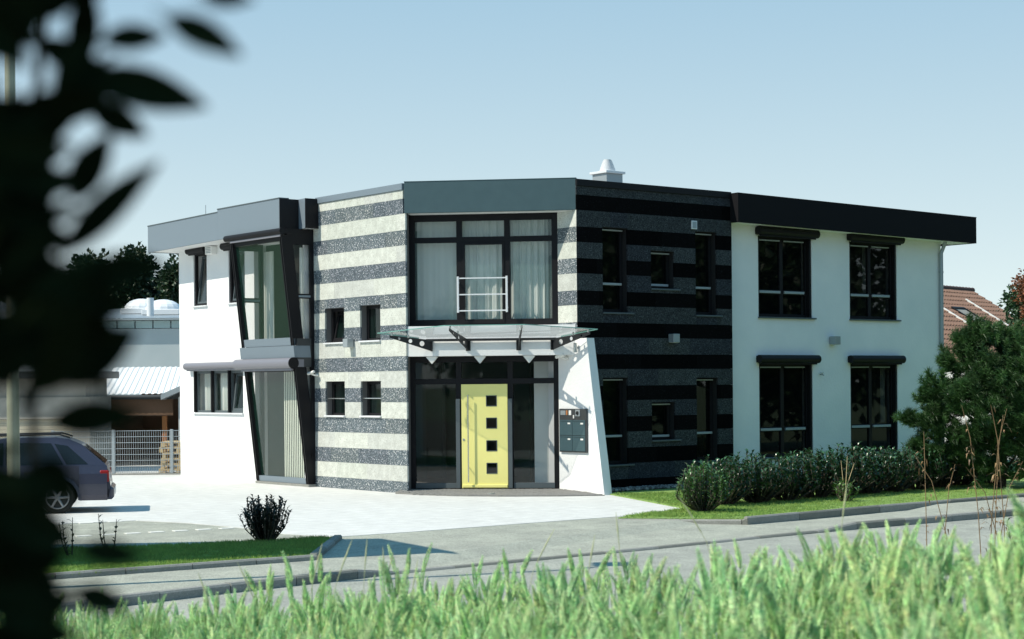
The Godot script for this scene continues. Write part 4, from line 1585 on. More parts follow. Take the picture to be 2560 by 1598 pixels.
func build_yard() -> void:
	var mb: MB
	# low garage with a roller shutter, behind the car
	var g := thing("garage", "low grey rendered garage with beige roller shutter behind the parked car", "garage", Vector3(-14.25, -0.1, -48.2))
	mb = MB.new()
	mb.wall(-3.6, 2.55, 0.0, 2.1, -2.6, 0.0, [Rect2(-2.6, 0.0, 4.66, 1.5)])
	mb.box(Vector3(-3.6, 2.1, -2.6), Vector3(2.43, 2.62, -0.05))
	put(mb, "wall", M.grey_plaster, g)
	mb = MB.new()
	mb.cbox(Vector3(-3.9, 2.62, -2.8), Vector3(2.75, 2.82, 0.35), 0.01)
	put(mb, "roof", M.letter, g)
	for k in 15:
		mb = MB.new()
		mb.cbox(Vector3(-2.6, 0.0 + k * 0.1, -0.12), Vector3(2.06, 0.097 + k * 0.1, -0.06), 0.012)
		put(mb, "shutter_slat", M.shutter, g)
	# open shed with white corrugated roof
	var s := thing("open_shed", "open shed with bright white corrugated roof and brown timber fascia", "shed", Vector3(-11.3, -0.1, -52.0))
	mb = MB.new()
	var e0 := Vector3(-1.0, 2.15, 0.35)
	var wid := 6.4
	var n := 36
	for i in n:
		var x0 := e0.x + wid * i / n
		var x1 := e0.x + wid * (i + 0.35) / n
		var x2 := e0.x + wid * (i + 0.5) / n
		var x3 := e0.x + wid * (i + 0.85) / n
		var x4 := e0.x + wid * (i + 1.0) / n
		var prof := [[x0, 0.0], [x1, 0.0], [x2, 0.022], [x3, 0.022], [x4, 0.0]]
		for k in 4:
			var a: Array = prof[k]
			var c: Array = prof[k + 1]
			mb.quad(Vector3(a[0], 2.15 + a[1], 0.35), Vector3(c[0], 2.15 + c[1], 0.35), Vector3(c[0] - 1.0, 3.02 + c[1], -6.2), Vector3(a[0] - 1.0, 3.02 + a[1], -6.2))
	put(mb, "corrugated_roof", M.corrugated, s)
	mb = MB.new()
	mb.tube([Vector3(-1.0, 2.06, 0.4), Vector3(1.25, 2.06, 0.4)], [0.07, 0.07], 10)
	put(mb, "gutter", M.letter, s)
	mb = MB.new()
	mb.box(Vector3(-0.9, 1.5, 0.1), Vector3(1.2, 2.0, 0.16))
	put(mb, "timber_fascia", M.brown_wood, s)
	mb = MB.new()
	mb.box(Vector3(-1.0, 0, -5.9), Vector3(5.0, 2.9, -5.8))
	mb.box(Vector3(-1.05, 0, -5.9), Vector3(-0.95, 2.1, 0.1))
	put(mb, "rear_wall", M.brown_wood, s)
	mb = MB.new()
	mb.cbox(Vector3(0.86, 0.0, 0.0), Vector3(1.0, 1.55, 0.12), 0.01)
	put(mb, "timber_post", M.orange_wood, s)
	# cream gabled outbuilding half hidden by the office
	var h := thing("gabled_outbuilding", "cream outbuilding with sloping grey verge half hidden behind the office", "building", Vector3(-7.65, -0.1, -51.4))
	mb = MB.new()
	mb.prism(p2([[-2.2, 0.0], [4.0, 0.0], [4.0, 2.1], [0.6, 3.25], [-2.2, 2.05]]), -5.0, 0.0)
	put(mb, "wall", M.render_far, h)
	mb = MB.new()
	for q in [[Vector2(-2.65, 1.98), Vector2(0.6, 3.38)], [Vector2(0.6, 3.38), Vector2(4.4, 2.1)]]:
		var a: Vector2 = q[0]
		var b: Vector2 = q[1]
		mb.prism(PackedVector2Array([a, b, b + Vector2(0, 0.16), a + Vector2(0, 0.16)]), -5.2, 0.35)
	put(mb, "roof", M.zinc, h)
	mb = MB.new()
	mb.tube([Vector3(-2.0, 1.72, 0.02), Vector3(-2.0, 1.72, 0.3), Vector3(-2.0, 1.78, 0.32)], [0.03, 0.03, 0.05], 8)
	put(mb, "yard_lamp", M.frame, h)
	# industrial hall with rooflights
	var hall := thing("industrial_hall", "long pale blue-grey industrial hall with strip window under its flat roof", "building", Vector3(-20.0, -0.2, -66.0))
	mb = MB.new()
	mb.box(Vector3(-16, 0, -18), Vector3(14, 4.68, 0))
	put(mb, "wall", M.hall, hall)
	mb = MB.new()
	sloped_fascia(mb, -16.4, 14.4, -18.4, 0.3, 5.0, 5.0, 5.06, 5.06)
	put(mb, "roof_edge", M.zinc, hall)
	mb = MB.new()
	mb.quad(Vector3(-16.4, 5.07, 0.3), Vector3(14.4, 5.07, 0.3), Vector3(14.4, 6.05, -13), Vector3(-16.4, 6.05, -13))
	mb.box(Vector3(-16, 4.7, -18), Vector3(14, 5.0, -0.1))
	put(mb, "roof", M.zinc, hall)
	for k in 44:
		mb = MB.new()
		mb.box(Vector3(-16 + k * 0.68, 4.70, -0.04), Vector3(-15.37 + k * 0.68, 4.98, 0.01))
		put(mb, "clerestory_pane", M.hall_glass, hall)
	# domed rooflights on the hall
	var dome: Node3D
	var at := [[-17.9, -70.2], [-15.15, -71.4], [-13.95, -69.8], [-21.0, -70.6]]
	for i in 4:
		var p := Vector3(at[i][0], -0.2 + 5.07 + 0.0737 * (-65.7 - at[i][1]) - 0.03, at[i][1])
		var lab: String = ["white domed rooflight left of the pair on the hall roof", "white domed rooflight, the farther of the pair on the hall roof", "white domed rooflight with two vent stubs nearest the office wall", "white domed rooflight behind the leaves at the left"][i]
		if i == 0:
			dome = thing("rooflight", lab, "rooflight", p, "domed rooflights on the hall roof")
			mb = MB.new()
			mb.cbox(Vector3(-0.75, 0, -0.6), Vector3(0.75, 0.22, 0.6), 0.02)
			put(mb, "kerb_frame", M.sheet_white, dome)
			mb = MB.new()
			var rows := 6
			for a in rows:
				for q in 16:
					var f := func(u: int, v: int) -> Vector3:
						var el := PI / 2 * u / rows
						var az := TAU * v / 16
						return Vector3(cos(az) * cos(el) * 0.72, 0.22 + sin(el) * 0.42, sin(az) * cos(el) * 0.57)
					mb.quad(f.call(a, q + 1), f.call(a, q), f.call(a + 1, q), f.call(a + 1, q + 1))
			put(mb, "dome", M.dome, dome)
		else:
			dup(dome, "rooflight", p, 0.0, lab, "domed rooflights on the hall roof")
	for x in [-14.2, -12.9]:
		var vp := thing("roof_pipe", "short pale vent pipe on the hall roof, %s of two" % ("left" if x < -14 else "right"), "pipe", Vector3(x, -0.2 + 5.07 + 0.0737 * 2.8 - 0.05, -68.5), "vent pipes on the hall roof")
		mb = MB.new()
		mb.tube([Vector3(0, 0, 0), Vector3(0, 0.75, 0)], [0.14, 0.14], 12)
		put(mb, "pipe", M.sheet_white, vp)
	# mesh fence
	var fe := thing("mesh_fence", "grey welded mesh fence with steel posts across the yard", "fence", Vector3(-9.0, -0.1, -46.6))
	mb = MB.new()
	for k in 70:
		mb.tube([Vector3(-3.3 + k * 0.06, 0.06, 0), Vector3(-3.3 + k * 0.06, 1.2, 0)], [0.006, 0.006], 4, false)
	for k in 8:
		mb.tube([Vector3(-3.3, 0.08 + k * 0.158, 0.008), Vector3(0.9, 0.08 + k * 0.158, 0.008)], [0.008, 0.008], 4, false)
	stuff(put(mb, "wire_mesh", M.zinc, fe))
	for x in [-3.3, -1.68, -0.12, 0.9]:
		mb = MB.new()
		mb.cbox(Vector3(x - 0.04, 0, -0.03), Vector3(x + 0.04, 1.22, 0.03), 0.006)
		put(mb, "fence_post", M.zinc, fe)
	mb = MB.new()
	mb.box(Vector3(-3.3, -0.02, -0.08), Vector3(0.9, 0.05, 0.08))
	put(mb, "base_strip", M.kerb, fe)
	# pallets
	var pal: Node3D
	for k in 6:
		var lab2: String = ["bottom pallet of the wooden stack behind the fence", "second pallet from the bottom of the stack behind the fence", "third pallet from the bottom of the stack behind the fence", "third pallet from the top of the stack behind the fence", "second pallet from the top of the stack behind the fence", "topmost pallet of the wooden stack behind the fence"][k]
		var p := Vector3(-9.05 + [0.0, 0.06, 0.04, 0.07, 0.02, 0.05][k], -0.1 + k * 0.146, -47.5)
		if k == 0:
			pal = thing("pallet", lab2, "pallet", p, "pallets stacked behind the fence")
			for i in 6:
				mb = MB.new()
				mb.box(Vector3(-0.5, 0.122, -0.5 + i * 0.18), Vector3(0.5, 0.144, -0.4 + i * 0.18))
				put(mb, "deck_board", M.wood, pal)
			for i in 3:
				mb = MB.new()
				mb.box(Vector3(-0.5 + i * 0.45, 0.0, -0.5), Vector3(-0.4 + i * 0.45, 0.022, 0.5))
				put(mb, "bottom_board", M.wood, pal)
				mb = MB.new()
				mb.box(Vector3(-0.5, 0.1, -0.5 + i * 0.44), Vector3(0.5, 0.121, -0.38 + i * 0.44))
				put(mb, "stringer_board", M.wood, pal)
				for j in 3:
					mb = MB.new()
					mb.box(Vector3(-0.5 + i * 0.45, 0.022, -0.5 + j * 0.44), Vector3(-0.4 + i * 0.45, 0.1, -0.38 + j * 0.44))
					put(mb, "block", M.wood, pal)
		else:
			dup(pal, "pallet", p, rnd(-0.05, 0.05), lab2, "pallets stacked behind the fence")
	# street lamp post at the left edge
	var lp := thing("street_lamp", "tall weathered steel street lamp post at the left edge of the pavement", "street lamp", Vector3(-5.79, -0.1, -20.2))
	mb = MB.new()
	mb.tube([Vector3(0, 0, 0), Vector3(0, 1.0, 0), Vector3(0, 1.02, 0), Vector3(0, 7.6, 0)], [0.085, 0.085, 0.074, 0.055], 24)
	put(mb, "pole", M.pole, lp)
	mb = MB.new()
	mb.tube([Vector3(0, 7.6, 0), Vector3(0.05, 7.85, -0.05), Vector3(0.4, 7.98, -0.4)], [0.05, 0.05, 0.04], 12)
	mb.cbox(Vector3(0.2, 7.93, -0.85), Vector3(0.7, 8.05, -0.35), 0.03)
	put(mb, "lamp_head", M.zinc, lp)
	mb = MB.new()
	mb.cbox(Vector3(-0.05, 0.45, 0.06), Vector3(0.05, 0.85, 0.09), 0.006)
	put(mb, "service_door", M.pole, lp)
	# neighbouring flat-roofed house, out of frame at the left: its shade lies over the grass strip
	var nb := thing("neighbour_house", "white flat-roofed neighbouring house left of the grass strip", "house", Vector3(-6.68, -0.1, -21.9))
	mb = MB.new()
	mb.slab(PackedVector2Array([Vector2(0, 0), Vector2(-1.22, -2.25), Vector2(-9.2, -1.4), Vector2(-9.0, 1.6)]), -0.2, 7.0)
	put(mb, "wall", M.white, nb)
	mb = MB.new()
	mb.slab(PackedVector2Array([Vector2(0.02, 0.03), Vector2(-1.22, -2.3), Vector2(-9.25, -1.45), Vector2(-9.05, 1.65)]), 7.0, 7.15)
	put(mb, "roof", M.roof_gravel, nb)
	build_car()


func build_car() -> void:
	# estate car, its rear towards +x
	var c := thing("estate_car", "dark blue estate car parked behind the leaves, its rear to the right", "car", Vector3(-7.62, -0.1, -33.35))
	c.rotation.y = 0.2
	var arch := func(cx: float) -> Array:
		var a := []
		for i in 11:
			var t := PI - PI * i / 10.0
			a.append(Vector2(cx + cos(t) * 0.37, 0.29 + sin(t) * 0.37))
		return a
	# lower body side with both wheel arches cut out
	var side := [Vector2(-4.32, 0.24)]
	side.append_array(arch.call(-3.62))
	side.append(Vector2(-3.2, 0.2))
	side.append(Vector2(-1.42, 0.2))
	side.append_array(arch.call(-1.02))
	side.append_array([Vector2(-0.5, 0.24), Vector2(-0.1, 0.28), Vector2(-0.06, 0.5), Vector2(-0.09, 0.70), Vector2(-0.12, 0.88), Vector2(-1.4, 0.90), Vector2(-3.1, 0.86), Vector2(-4.1, 0.70), Vector2(-4.33, 0.55)])
	var mb := MB.new()
	mb.prism(PackedVector2Array(side), -0.80, 0.80)
	# rounded shoulders of the lower body
	for s in [-1.0, 1.0]:
		var pr := [[0.80, 0.24], [0.845, 0.34], [0.86, 0.55], [0.845, 0.74], [0.80, 0.88]]
		for q in [[-3.22, -1.42], [-0.63, -0.12]]:
			for k in 4:
				var a: Array = pr[k]
				var b: Array = pr[k + 1]
				var p0 := Vector3(q[0], a[1], s * a[0])
				var p1 := Vector3(q[1], a[1], s * a[0])
				var p3 := Vector3(q[0], b[1], s * b[0])
				var p4 := Vector3(q[1], b[1], s * b[0])
				if s > 0:
					mb.quad(p0, p1, p4, p3)
				else:
					mb.quad(p1, p0, p3, p4)
		# arch lip
		var prev := Vector2.ZERO
		for i in 13:
			var t := PI + 0.1 - (PI + 0.2) * i / 12.0
			var u := Vector2(cos(t), sin(t))
			for cx in [-1.02, -3.62]:
				pass
			if i > 0:
				for cx in [-1.02, -3.62]:
					var o := Vector2(cx, 0.29)
					var quad_ := [o + prev * 0.37, o + u * 0.37, o + u * 0.43, o + prev * 0.43]
					var w := [Vector3(quad_[0].x, quad_[0].y, s * 0.862), Vector3(quad_[1].x, quad_[1].y, s * 0.862), Vector3(quad_[2].x, quad_[2].y, s * 0.845), Vector3(quad_[3].x, quad_[3].y, s * 0.845)]
					if s > 0:
						mb.quad(w[1], w[0], w[3], w[2])
					else:
						mb.quad(w[0], w[1], w[2], w[3])
			prev = u
	# roof and pillars: outline narrowing upwards
	var low := [Vector2(-0.12, 0.88), Vector2(-1.4, 0.90), Vector2(-3.15, 0.86)]
	var prof := [Vector2(-3.15, 0.86), Vector2(-2.45, 1.34), Vector2(-1.9, 1.42), Vector2(-1.05, 1.42), Vector2(-0.82, 1.385), Vector2(-0.58, 1.28), Vector2(-0.12, 0.88)]
	var half := func(y: float) -> float:
		return 0.80 - 0.22 * clampf((y - 0.86) / 0.56, 0, 1)
	for i in prof.size() - 1:
		var a: Vector2 = prof[i]
		var b: Vector2 = prof[i + 1]
		var ha: float = half.call(a.y)
		var hb: float = half.call(b.y)
		mb.quad(Vector3(a.x, a.y, ha), Vector3(b.x, b.y, hb), Vector3(b.x, b.y, -hb), Vector3(a.x, a.y, -ha))
		for s in [-1.0, 1.0]:
			var ca := Vector3(a.x, 0.87, s * 0.80)
			var cb := Vector3(b.x, 0.87, s * 0.80)
			if s > 0:
				mb.quad(ca, cb, Vector3(b.x, b.y, hb), Vector3(a.x, a.y, ha))
			else:
				mb.quad(cb, ca, Vector3(a.x, a.y, -ha), Vector3(b.x, b.y, -hb))
	put(mb, "body", M.paint, c)
	var pane := func(pts: Array, called: String) -> void:
		for s in [-1.0, 1.0]:
			var m2 := MB.new()
			var q := []
			for p: Vector2 in pts:
				q.append(Vector3(p.x, p.y, s * (0.80 - 0.22 * clampf((p.y - 0.87) / 0.55, 0, 1) + 0.008)))
			for i in range(1, q.size() - 1):
				if s > 0:
					m2.tri(q[0], q[i], q[i + 1])
				else:
					m2.tri(q[0], q[i + 1], q[i])
			put(m2, called, M.glass_dark_car, c)
	pane.call([Vector2(-0.47, 0.92), Vector2(-0.84, 1.26), Vector2(-1.08, 1.30), Vector2(-0.86, 0.92)], "quarter_window")
	pane.call([Vector2(-0.92, 0.92), Vector2(-1.14, 1.31), Vector2(-1.95, 1.33), Vector2(-1.95, 0.92)], "rear_side_window")
	pane.call([Vector2(-2.0, 0.92), Vector2(-2.0, 1.33), Vector2(-2.42, 1.28), Vector2(-2.95, 0.92)], "front_side_window")
	for q in [[Vector2(-0.16, 0.925), Vector2(-0.56, 1.262), "rear_window", 0.68, 0.55], [Vector2(-2.5, 1.315), Vector2(-3.07, 0.925), "windscreen", 0.56, 0.70]]:
		mb = MB.new()
		var a: Vector2 = q[0]
		var b: Vector2 = q[1]
		var nn := Vector2(a.y - b.y, b.x - a.x).normalized() * -0.01
		if q[2] == "rear_window":
			nn = Vector2(0.007, 0.008)
		else:
			nn = Vector2(-0.007, 0.009)
		mb.quad(Vector3(a.x + nn.x, a.y + nn.y, q[3]), Vector3(a.x + nn.x, a.y + nn.y, -q[3]), Vector3(b.x + nn.x, b.y + nn.y, -q[4]), Vector3(b.x + nn.x, b.y + nn.y, q[4]))
		put(mb, q[2], M.glass_dark_car, c)
	mb = MB.new()
	mb.cbox(Vector3(-0.32, 0.25, -0.80), Vector3(0.0, 0.49, 0.80), 0.045)
	put(mb, "rear_bumper", M.paint, c)
	mb = MB.new()
	mb.cbox(Vector3(-4.42, 0.25, -0.78), Vector3(-4.2, 0.5, 0.78), 0.05)
	put(mb, "front_bumper", M.plastic, c)
	for s in [-1.0, 1.0]:
		mb = MB.new()
		mb.cbox(Vector3(-0.26, 0.58, s * 0.72 - 0.125), Vector3(-0.085, 0.80, s * 0.72 + 0.125), 0.02)
		put(mb, "tail_light", M.tail, c)
		mb = MB.new()
		mb.tube([Vector3(-2.5, 1.40, s * 0.54), Vector3(-2.35, 1.46, s * 0.54), Vector3(-1.0, 1.475, s * 0.54), Vector3(-0.8, 1.41, s * 0.54)], [0.016, 0.018, 0.018, 0.016], 8)
		put(mb, "roof_rail", M.plastic, c)
		mb = MB.new()
		mb.cbox(Vector3(-1.62, 0.76, s * 0.85 - 0.02), Vector3(-1.44, 0.79, s * 0.85 + 0.02), 0.008)
		put(mb, "door_handle", M.plastic, c)
		for cx in [-1.02, -3.62]:
			mb = MB.new()
			mb.tube([Vector3(cx, 0.31, s * 0.66), Vector3(cx, 0.31, s * 0.68), Vector3(cx, 0.31, s * 0.83), Vector3(cx, 0.31, s * 0.85)], [0.28, 0.31, 0.31, 0.285], 28)
			var w := put(mb, "wheel", M.rubber, c)
			mb = MB.new()
			mb.tube([Vector3(cx, 0.31, s * 0.80), Vector3(cx, 0.31, s * 0.853)], [0.215, 0.205], 24)
			put(mb, "rim_barrel", M.plastic, w)
			mb = MB.new()
			for k in 6:
				var t := TAU * k / 6
				var d := Vector3(cos(t), sin(t), 0)
				mb.tube([Vector3(cx, 0.31, s * 0.862), Vector3(cx, 0.31, s * 0.862) + d * 0.2], [0.03, 0.022], 6)
			for k in 24:
				var t := TAU * k / 24
				var t2 := TAU * (k + 1) / 24
				mb.tube([Vector3(cx + cos(t) * 0.205, 0.31 + sin(t) * 0.205, s * 0.86), Vector3(cx + cos(t2) * 0.205, 0.31 + sin(t2) * 0.205, s * 0.86)], [0.014, 0.014], 5, false)
			put(mb, "rim", M.rim, w)
	mb = MB.new()
	mb.box(Vector3(-0.002, 0.335, -0.26), Vector3(0.006, 0.44, 0.26))
	put(mb, "number_plate", M.label_white, c)


func leaf_clump(count: int, size: float, radius: float, seed_: int, wid := 0.6) -> ArrayMesh:
	var r := RandomNumberGenerator.new()
	r.seed = seed_
	var mb := MB.new()
	mb.colored = true
	for i in count:
		var d := Vector3(r.randfn(), r.randfn(), r.randfn()).normalized()
		var p := d * radius * pow(r.randf(), 0.5)
		var dir := (d + Vector3(r.randf_range(-0.8, 0.8), r.randf_range(-0.6, 0.9), r.randf_range(-0.8, 0.8))).normalized()
		var k := r.randf_range(0.7, 1.3)
		mb.col = Color(k, k, k)
		mb.leaf(p, dir, Vector3(r.randfn(), r.randfn() + 0.8, r.randfn()).normalized(), size * r.randf_range(0.7, 1.3), size * wid, 0.3)
	return mb.mesh()


func tree(called: String, label: String, at: Vector3, lobes: Array, base: Color, clump: Mesh, per_lobe: int, cs: float, group := "") -> Node3D:
	# lobes are [centre, radius, upward stretch]; a tapered trunk with a limb into each of them
	var t := thing(called, label, "tree", at, group)
	var mb := MB.new()
	var top := 0.0
	var rad := 0.0
	for l in lobes:
		top = max(top, l[0].y)
		rad = max(rad, l[1])
	mb.tube([Vector3(0, -0.2, 0), Vector3(0.03, top * 0.3, 0), Vector3(-0.04, top * 0.62, 0.05), Vector3(0.02, top, 0)], [top * 0.032, top * 0.024, top * 0.015, 0.02], 8)
	for l in lobes:
		var e: Vector3 = l[0]
		var s := Vector3(0, clampf(e.y * 0.5, 0.2, top * 0.6), 0)
		mb.tube([s, s.lerp(e, 0.5) + Vector3(0, -0.05 * e.length(), 0), e], [top * 0.012, top * 0.007, 0.012], 6)
	put(mb, "trunk", M.bark, t)
	var places := []
	var cols := []
	for l in lobes:
		for i in per_lobe:
			var d := Vector3(rng.randfn(), rng.randfn(), rng.randfn()).normalized()
			var p: Vector3 = l[0] + Vector3(d.x, d.y * l[2], d.z) * l[1] * pow(rng.randf(), 0.38)
			if p.y < 0.1:
				continue
			places.append(Transform3D(Basis.from_euler(Vector3(rnd(-3, 3), rnd(-3, 3), rnd(-3, 3))).scaled(Vector3.ONE * cs * rnd(0.7, 1.25)), p))
			var k := rnd(0.75, 1.25)
			cols.append(Color(base.r * k * rnd(0.9, 1.1), base.g * k, base.b * k))
	stuff(many(clump, places, cols, "crown", M.leaf, t))
	return t


func build_right_side() -> void:
	# house with a tiled roof beyond the right wing
	var yaw := Basis(Vector3(0.64, 0, -0.77).normalized(), Vector3.UP, Vector3(0.64, 0, -0.77).normalized().cross(Vector3.UP))
	var h := thing("tiled_house", "house with brown-red tiled roof and skylight beyond the right wing", "house", Vector3(16.25, -0.2, -71.4))
	h.basis = yaw
	# local x runs along the ridge, z down the visible slope
	var ridge := 6.35
	var p := 0.62
	var wd := 7.0
	var mb := MB.new()
	mb.box(Vector3(-6, 0, -wd + 0.4), Vector3(5.9, ridge - p * wd, wd - 0.4))
	mb.t = Transform3D(Basis(Vector3(0, 0, 1), Vector3.UP, Vector3(-1, 0, 0)), Vector3.ZERO)
	mb.prism(p2([[-6.6, ridge - p * 6.6 - 0.15], [6.6, ridge - p * 6.6 - 0.15], [0, ridge - 0.12]]), -5.9, 6.0)
	put(mb, "wall", M.render_far, h)
	mb = MB.new()
	for s in [1.0, -1.0]:
		var a := Vector3(-6.3, ridge - 0.06, 0)
		var b := Vector3(6.1, ridge - 0.06, 0)
		var c := Vector3(6.1, ridge - 0.06 - p * wd, s * wd)
		var d := Vector3(-6.3, ridge - 0.06 - p * wd, s * wd)
		if s > 0:
			mb.quad(d, c, b, a)
		else:
			mb.quad(c, d, a, b)
	var roof := put(mb, "roof", M.ridge, h)
	# rows of interlocking pantiles on the visible slope
	mb = MB.new()
	var rows := 22
	var slope := Vector3(0, -p, 1).normalized()
	var up := Vector3(0, 1, p).normalized()
	var lng := sqrt(1 + p * p) * wd / rows
	var tilew := 0.25
	for j in rows:
		var base := Vector3(0, ridge, 0) + slope * lng * j
		for i in 49:
			var x := -6.25 + i * tilew
			if x > 0.55 and x < 1.75 and j > 4 and j < 9:
				continue
			var jit := rnd(-0.008, 0.008)
			var prof := [[0.0, 0.0], [0.05, 0.065], [0.13, 0.07], [0.18, -0.01], [0.25, -0.015]]
			for k in 4:
				var q0: Array = prof[k]
				var q1: Array = prof[k + 1]
				var t0: Vector3 = base + Vector3(x + q0[0], 0, 0) + up * (q0[1] - 0.03)
				var t1: Vector3 = base + Vector3(x + q1[0], 0, 0) + up * (q1[1] - 0.03)
				var b0: Vector3 = base + Vector3(x + q0[0], 0, 0) + up * (q0[1] + 0.02 + jit) + slope * (lng + 0.03)
				var b1: Vector3 = base + Vector3(x + q1[0], 0, 0) + up * (q1[1] + 0.02 + jit) + slope * (lng + 0.03)
				mb.quad(b0, b1, t1, t0)
				mb.quad(b0 - up * 0.05, b1 - up * 0.05, b1, b0)
	stuff(put(mb, "roof_tiles", M.tile, roof))
	mb = MB.new()
	for i in 40:
		mb.tube([Vector3(-6.3 + i * 0.31, ridge + 0.0, 0), Vector3(-5.97 + i * 0.31, ridge + 0.03, 0)], [0.11, 0.125], 8)
	put(mb, "ridge_tiles", M.ridge, roof)
	mb = MB.new()
	mb.t = Transform3D(Basis(Vector3.RIGHT, up, slope), Vector3(0, ridge, 0))
	mb.cbox(Vector3(0.55, 0.0, lng * 5.0), Vector3(1.75, 0.12, lng * 5.3), 0.01)
	mb.box(Vector3(0.55, 0.0, lng * 5.3), Vector3(0.62, 0.12, lng * 9.0))
	mb.box(Vector3(1.68, 0.0, lng * 5.3), Vector3(1.75, 0.12, lng * 9.0))
	mb.box(Vector3(0.62, 0.0, lng * 8.8), Vector3(1.68, 0.12, lng * 9.0))
	var sk := put(mb, "skylight", M.frame, roof)
	mb = MB.new()
	mb.t = Transform3D(Basis(Vector3.RIGHT, up, slope), Vector3(0, ridge, 0))
	mb.box(Vector3(0.62, 0.06, lng * 5.3), Vector3(1.68, 0.07, lng * 8.8))
	put(mb, "skylight_pane", M.grey_plaster, sk)
	for q in [[-0.6, 0.3, 3.6], [-0.4, 5.4, 10.0], [3.4, 2.8, 9.0], [4.6, 10.5, 13.0]]:
		mb = MB.new()
		mb.t = Transform3D(Basis(Vector3.RIGHT, up, slope), Vector3(0, ridge, 0))
		mb.box(Vector3(q[0], 0.05, lng * q[1]), Vector3(q[0] + 0.09, 0.11, lng * q[2]))
		put(mb, "roof_strip", M.label_white, roof)

	# far trees: dark row at the left, two behind the tiled house
	var cl := leaf_clump(26, 0.26, 0.55, 5)
	var rows2 := [[-29.5, 7.2, 2.6], [-25.6, 6.9, 2.0], [-22.4, 7.6, 1.5], [-20.3, 8.6, 1.9], [-18.2, 8.9, 2.0], [-16.2, 8.3, 1.8], [-13.5, 8.4, 2.4]]
	for i in rows2.size():
		var q: Array = rows2[i]
		var lobes := []
		for k in 9:
			var f := k / 8.0
			lobes.append([Vector3(rnd(-1, 1) * q[2] * 0.55, 1.6 + (q[1] - 2.2) * f, rnd(-1, 1) * q[2] * 0.6), q[2] * (0.62 - 0.30 * f), 1.15])
		tree("deciduous_tree", "dark green tree behind the industrial hall, %s" % ["at the far left", "second from the left", "third from the left, slender", "fourth from the left, broad top", "tallest of the row", "third from the right of the hall trees, rounded", "nearest the office wall"][i], Vector3(q[0], -0.2, -86.0 + rnd(-1.5, 1.5)), lobes, Color(0.022, 0.050, 0.020), cl, 105, 1.0, "trees behind the industrial hall")
	var lob := []
	for k in 10:
		var f := k / 9.0
		lob.append([Vector3(rnd(-0.3, 0.3), 1.5 + 3.7 * f, rnd(-0.3, 0.3)), 0.95 - 0.55 * f, 1.0])
	tree("deciduous_tree", "small green tree behind the tiled roof at the right edge", Vector3(18.0, -0.2, -60.5), lob, Color(0.035, 0.085, 0.035), cl, 55, 0.6)
	lob = []
	for k in 12:
		var f := k / 11.0
		lob.append([Vector3(rnd(-0.6, 0.6), 1.2 + 5.2 * f, rnd(-0.6, 0.6)), 1.35 - 1.0 * f, 1.0])
	var br := tree("withered_conifer", "withered rust-brown conifer at the right edge of the tiled roof", Vector3(17.75, -0.2, -57.0), lob, Color(0.19, 0.068, 0.026), cl, 75, 0.5)
	br.set_meta("category", "conifer")
	# trees across the road that the shaded windows mirror
	var big := []
	for k in 9:
		big.append([Vector3(rnd(-3, 3), rnd(3.5, 9.0), rnd(-3, 3)), 2.6, 0.9])
	var cl2 := leaf_clump(20, 0.6, 1.2, 6)
	var first := tree("roadside_tree", "large dark tree across the road right of the view", Vector3(30, -0.3, -38), big, Color(0.025, 0.05, 0.018), cl2, 60, 1.0, "trees across the road")
	for q in [[36.0, -28.0], [33.0, -48.0], [30.0, -18.0], [4.0, 34.0], [-8.0, 38.0], [14.0, 36.0], [-18.0, 34.0]]:
		dup(first, "roadside_tree", Vector3(q[0], -0.3, q[1]), rnd(0, 6), "large dark tree across the road outside the view", "trees across the road")


func upright_shrub(stems: int, h: float, spread: float, leaf_len: float, leaf_wid: float, per: int, base: Color, parent: Node3D, mat: Material, tip_light := 1.0, arch := 0.2) -> void:
	var mb := MB.new()
	var lf := MB.new()
	lf.colored = true
	for i in stems:
		var a := rnd(0, TAU)
		var rr := spread * sqrt(rng.randf())
		var foot := Vector3(cos(a) * rr * 0.22, -0.03, sin(a) * rr * 0.22)
		var hh := h * rnd(0.72, 1.08) * (1.0 - 0.22 * pow(rr / spread, 2.0))
		var top := Vector3(cos(a) * rr, hh, sin(a) * rr)
		var mid := foot.lerp(top, 0.5) + Vector3(cos(a), 0, sin(a)) * rr * arch
		mb.tube([foot, mid, top], [0.012, 0.008, 0.004], 5, false)
		for k in per:
			var f := 0.12 + 0.9 * float(k) / per + rnd(-0.03, 0.03)
			var p := foot.lerp(mid, clampf(f * 2, 0, 1)) if f < 0.5 else mid.lerp(top, clampf(f * 2 - 1, 0, 1))
			var b := rnd(0, TAU)
			var lift := rnd(0.35, 1.3)
			var d := Vector3(cos(b), lift, sin(b)).normalized()
			var kk := rnd(0.7, 1.3) * lerpf(1.0, tip_light, clampf(f, 0, 1))  # leaves brighten up the stem: lit tops and shaded bottoms put into the colour
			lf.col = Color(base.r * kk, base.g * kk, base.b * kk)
			lf.leaf(p, d, Vector3.UP, leaf_len * rnd(0.7, 1.2), leaf_wid * rnd(0.8, 1.2), 0.35)
	put(mb, "stem", M.bark, parent)
	put(lf, "foliage", mat, parent)


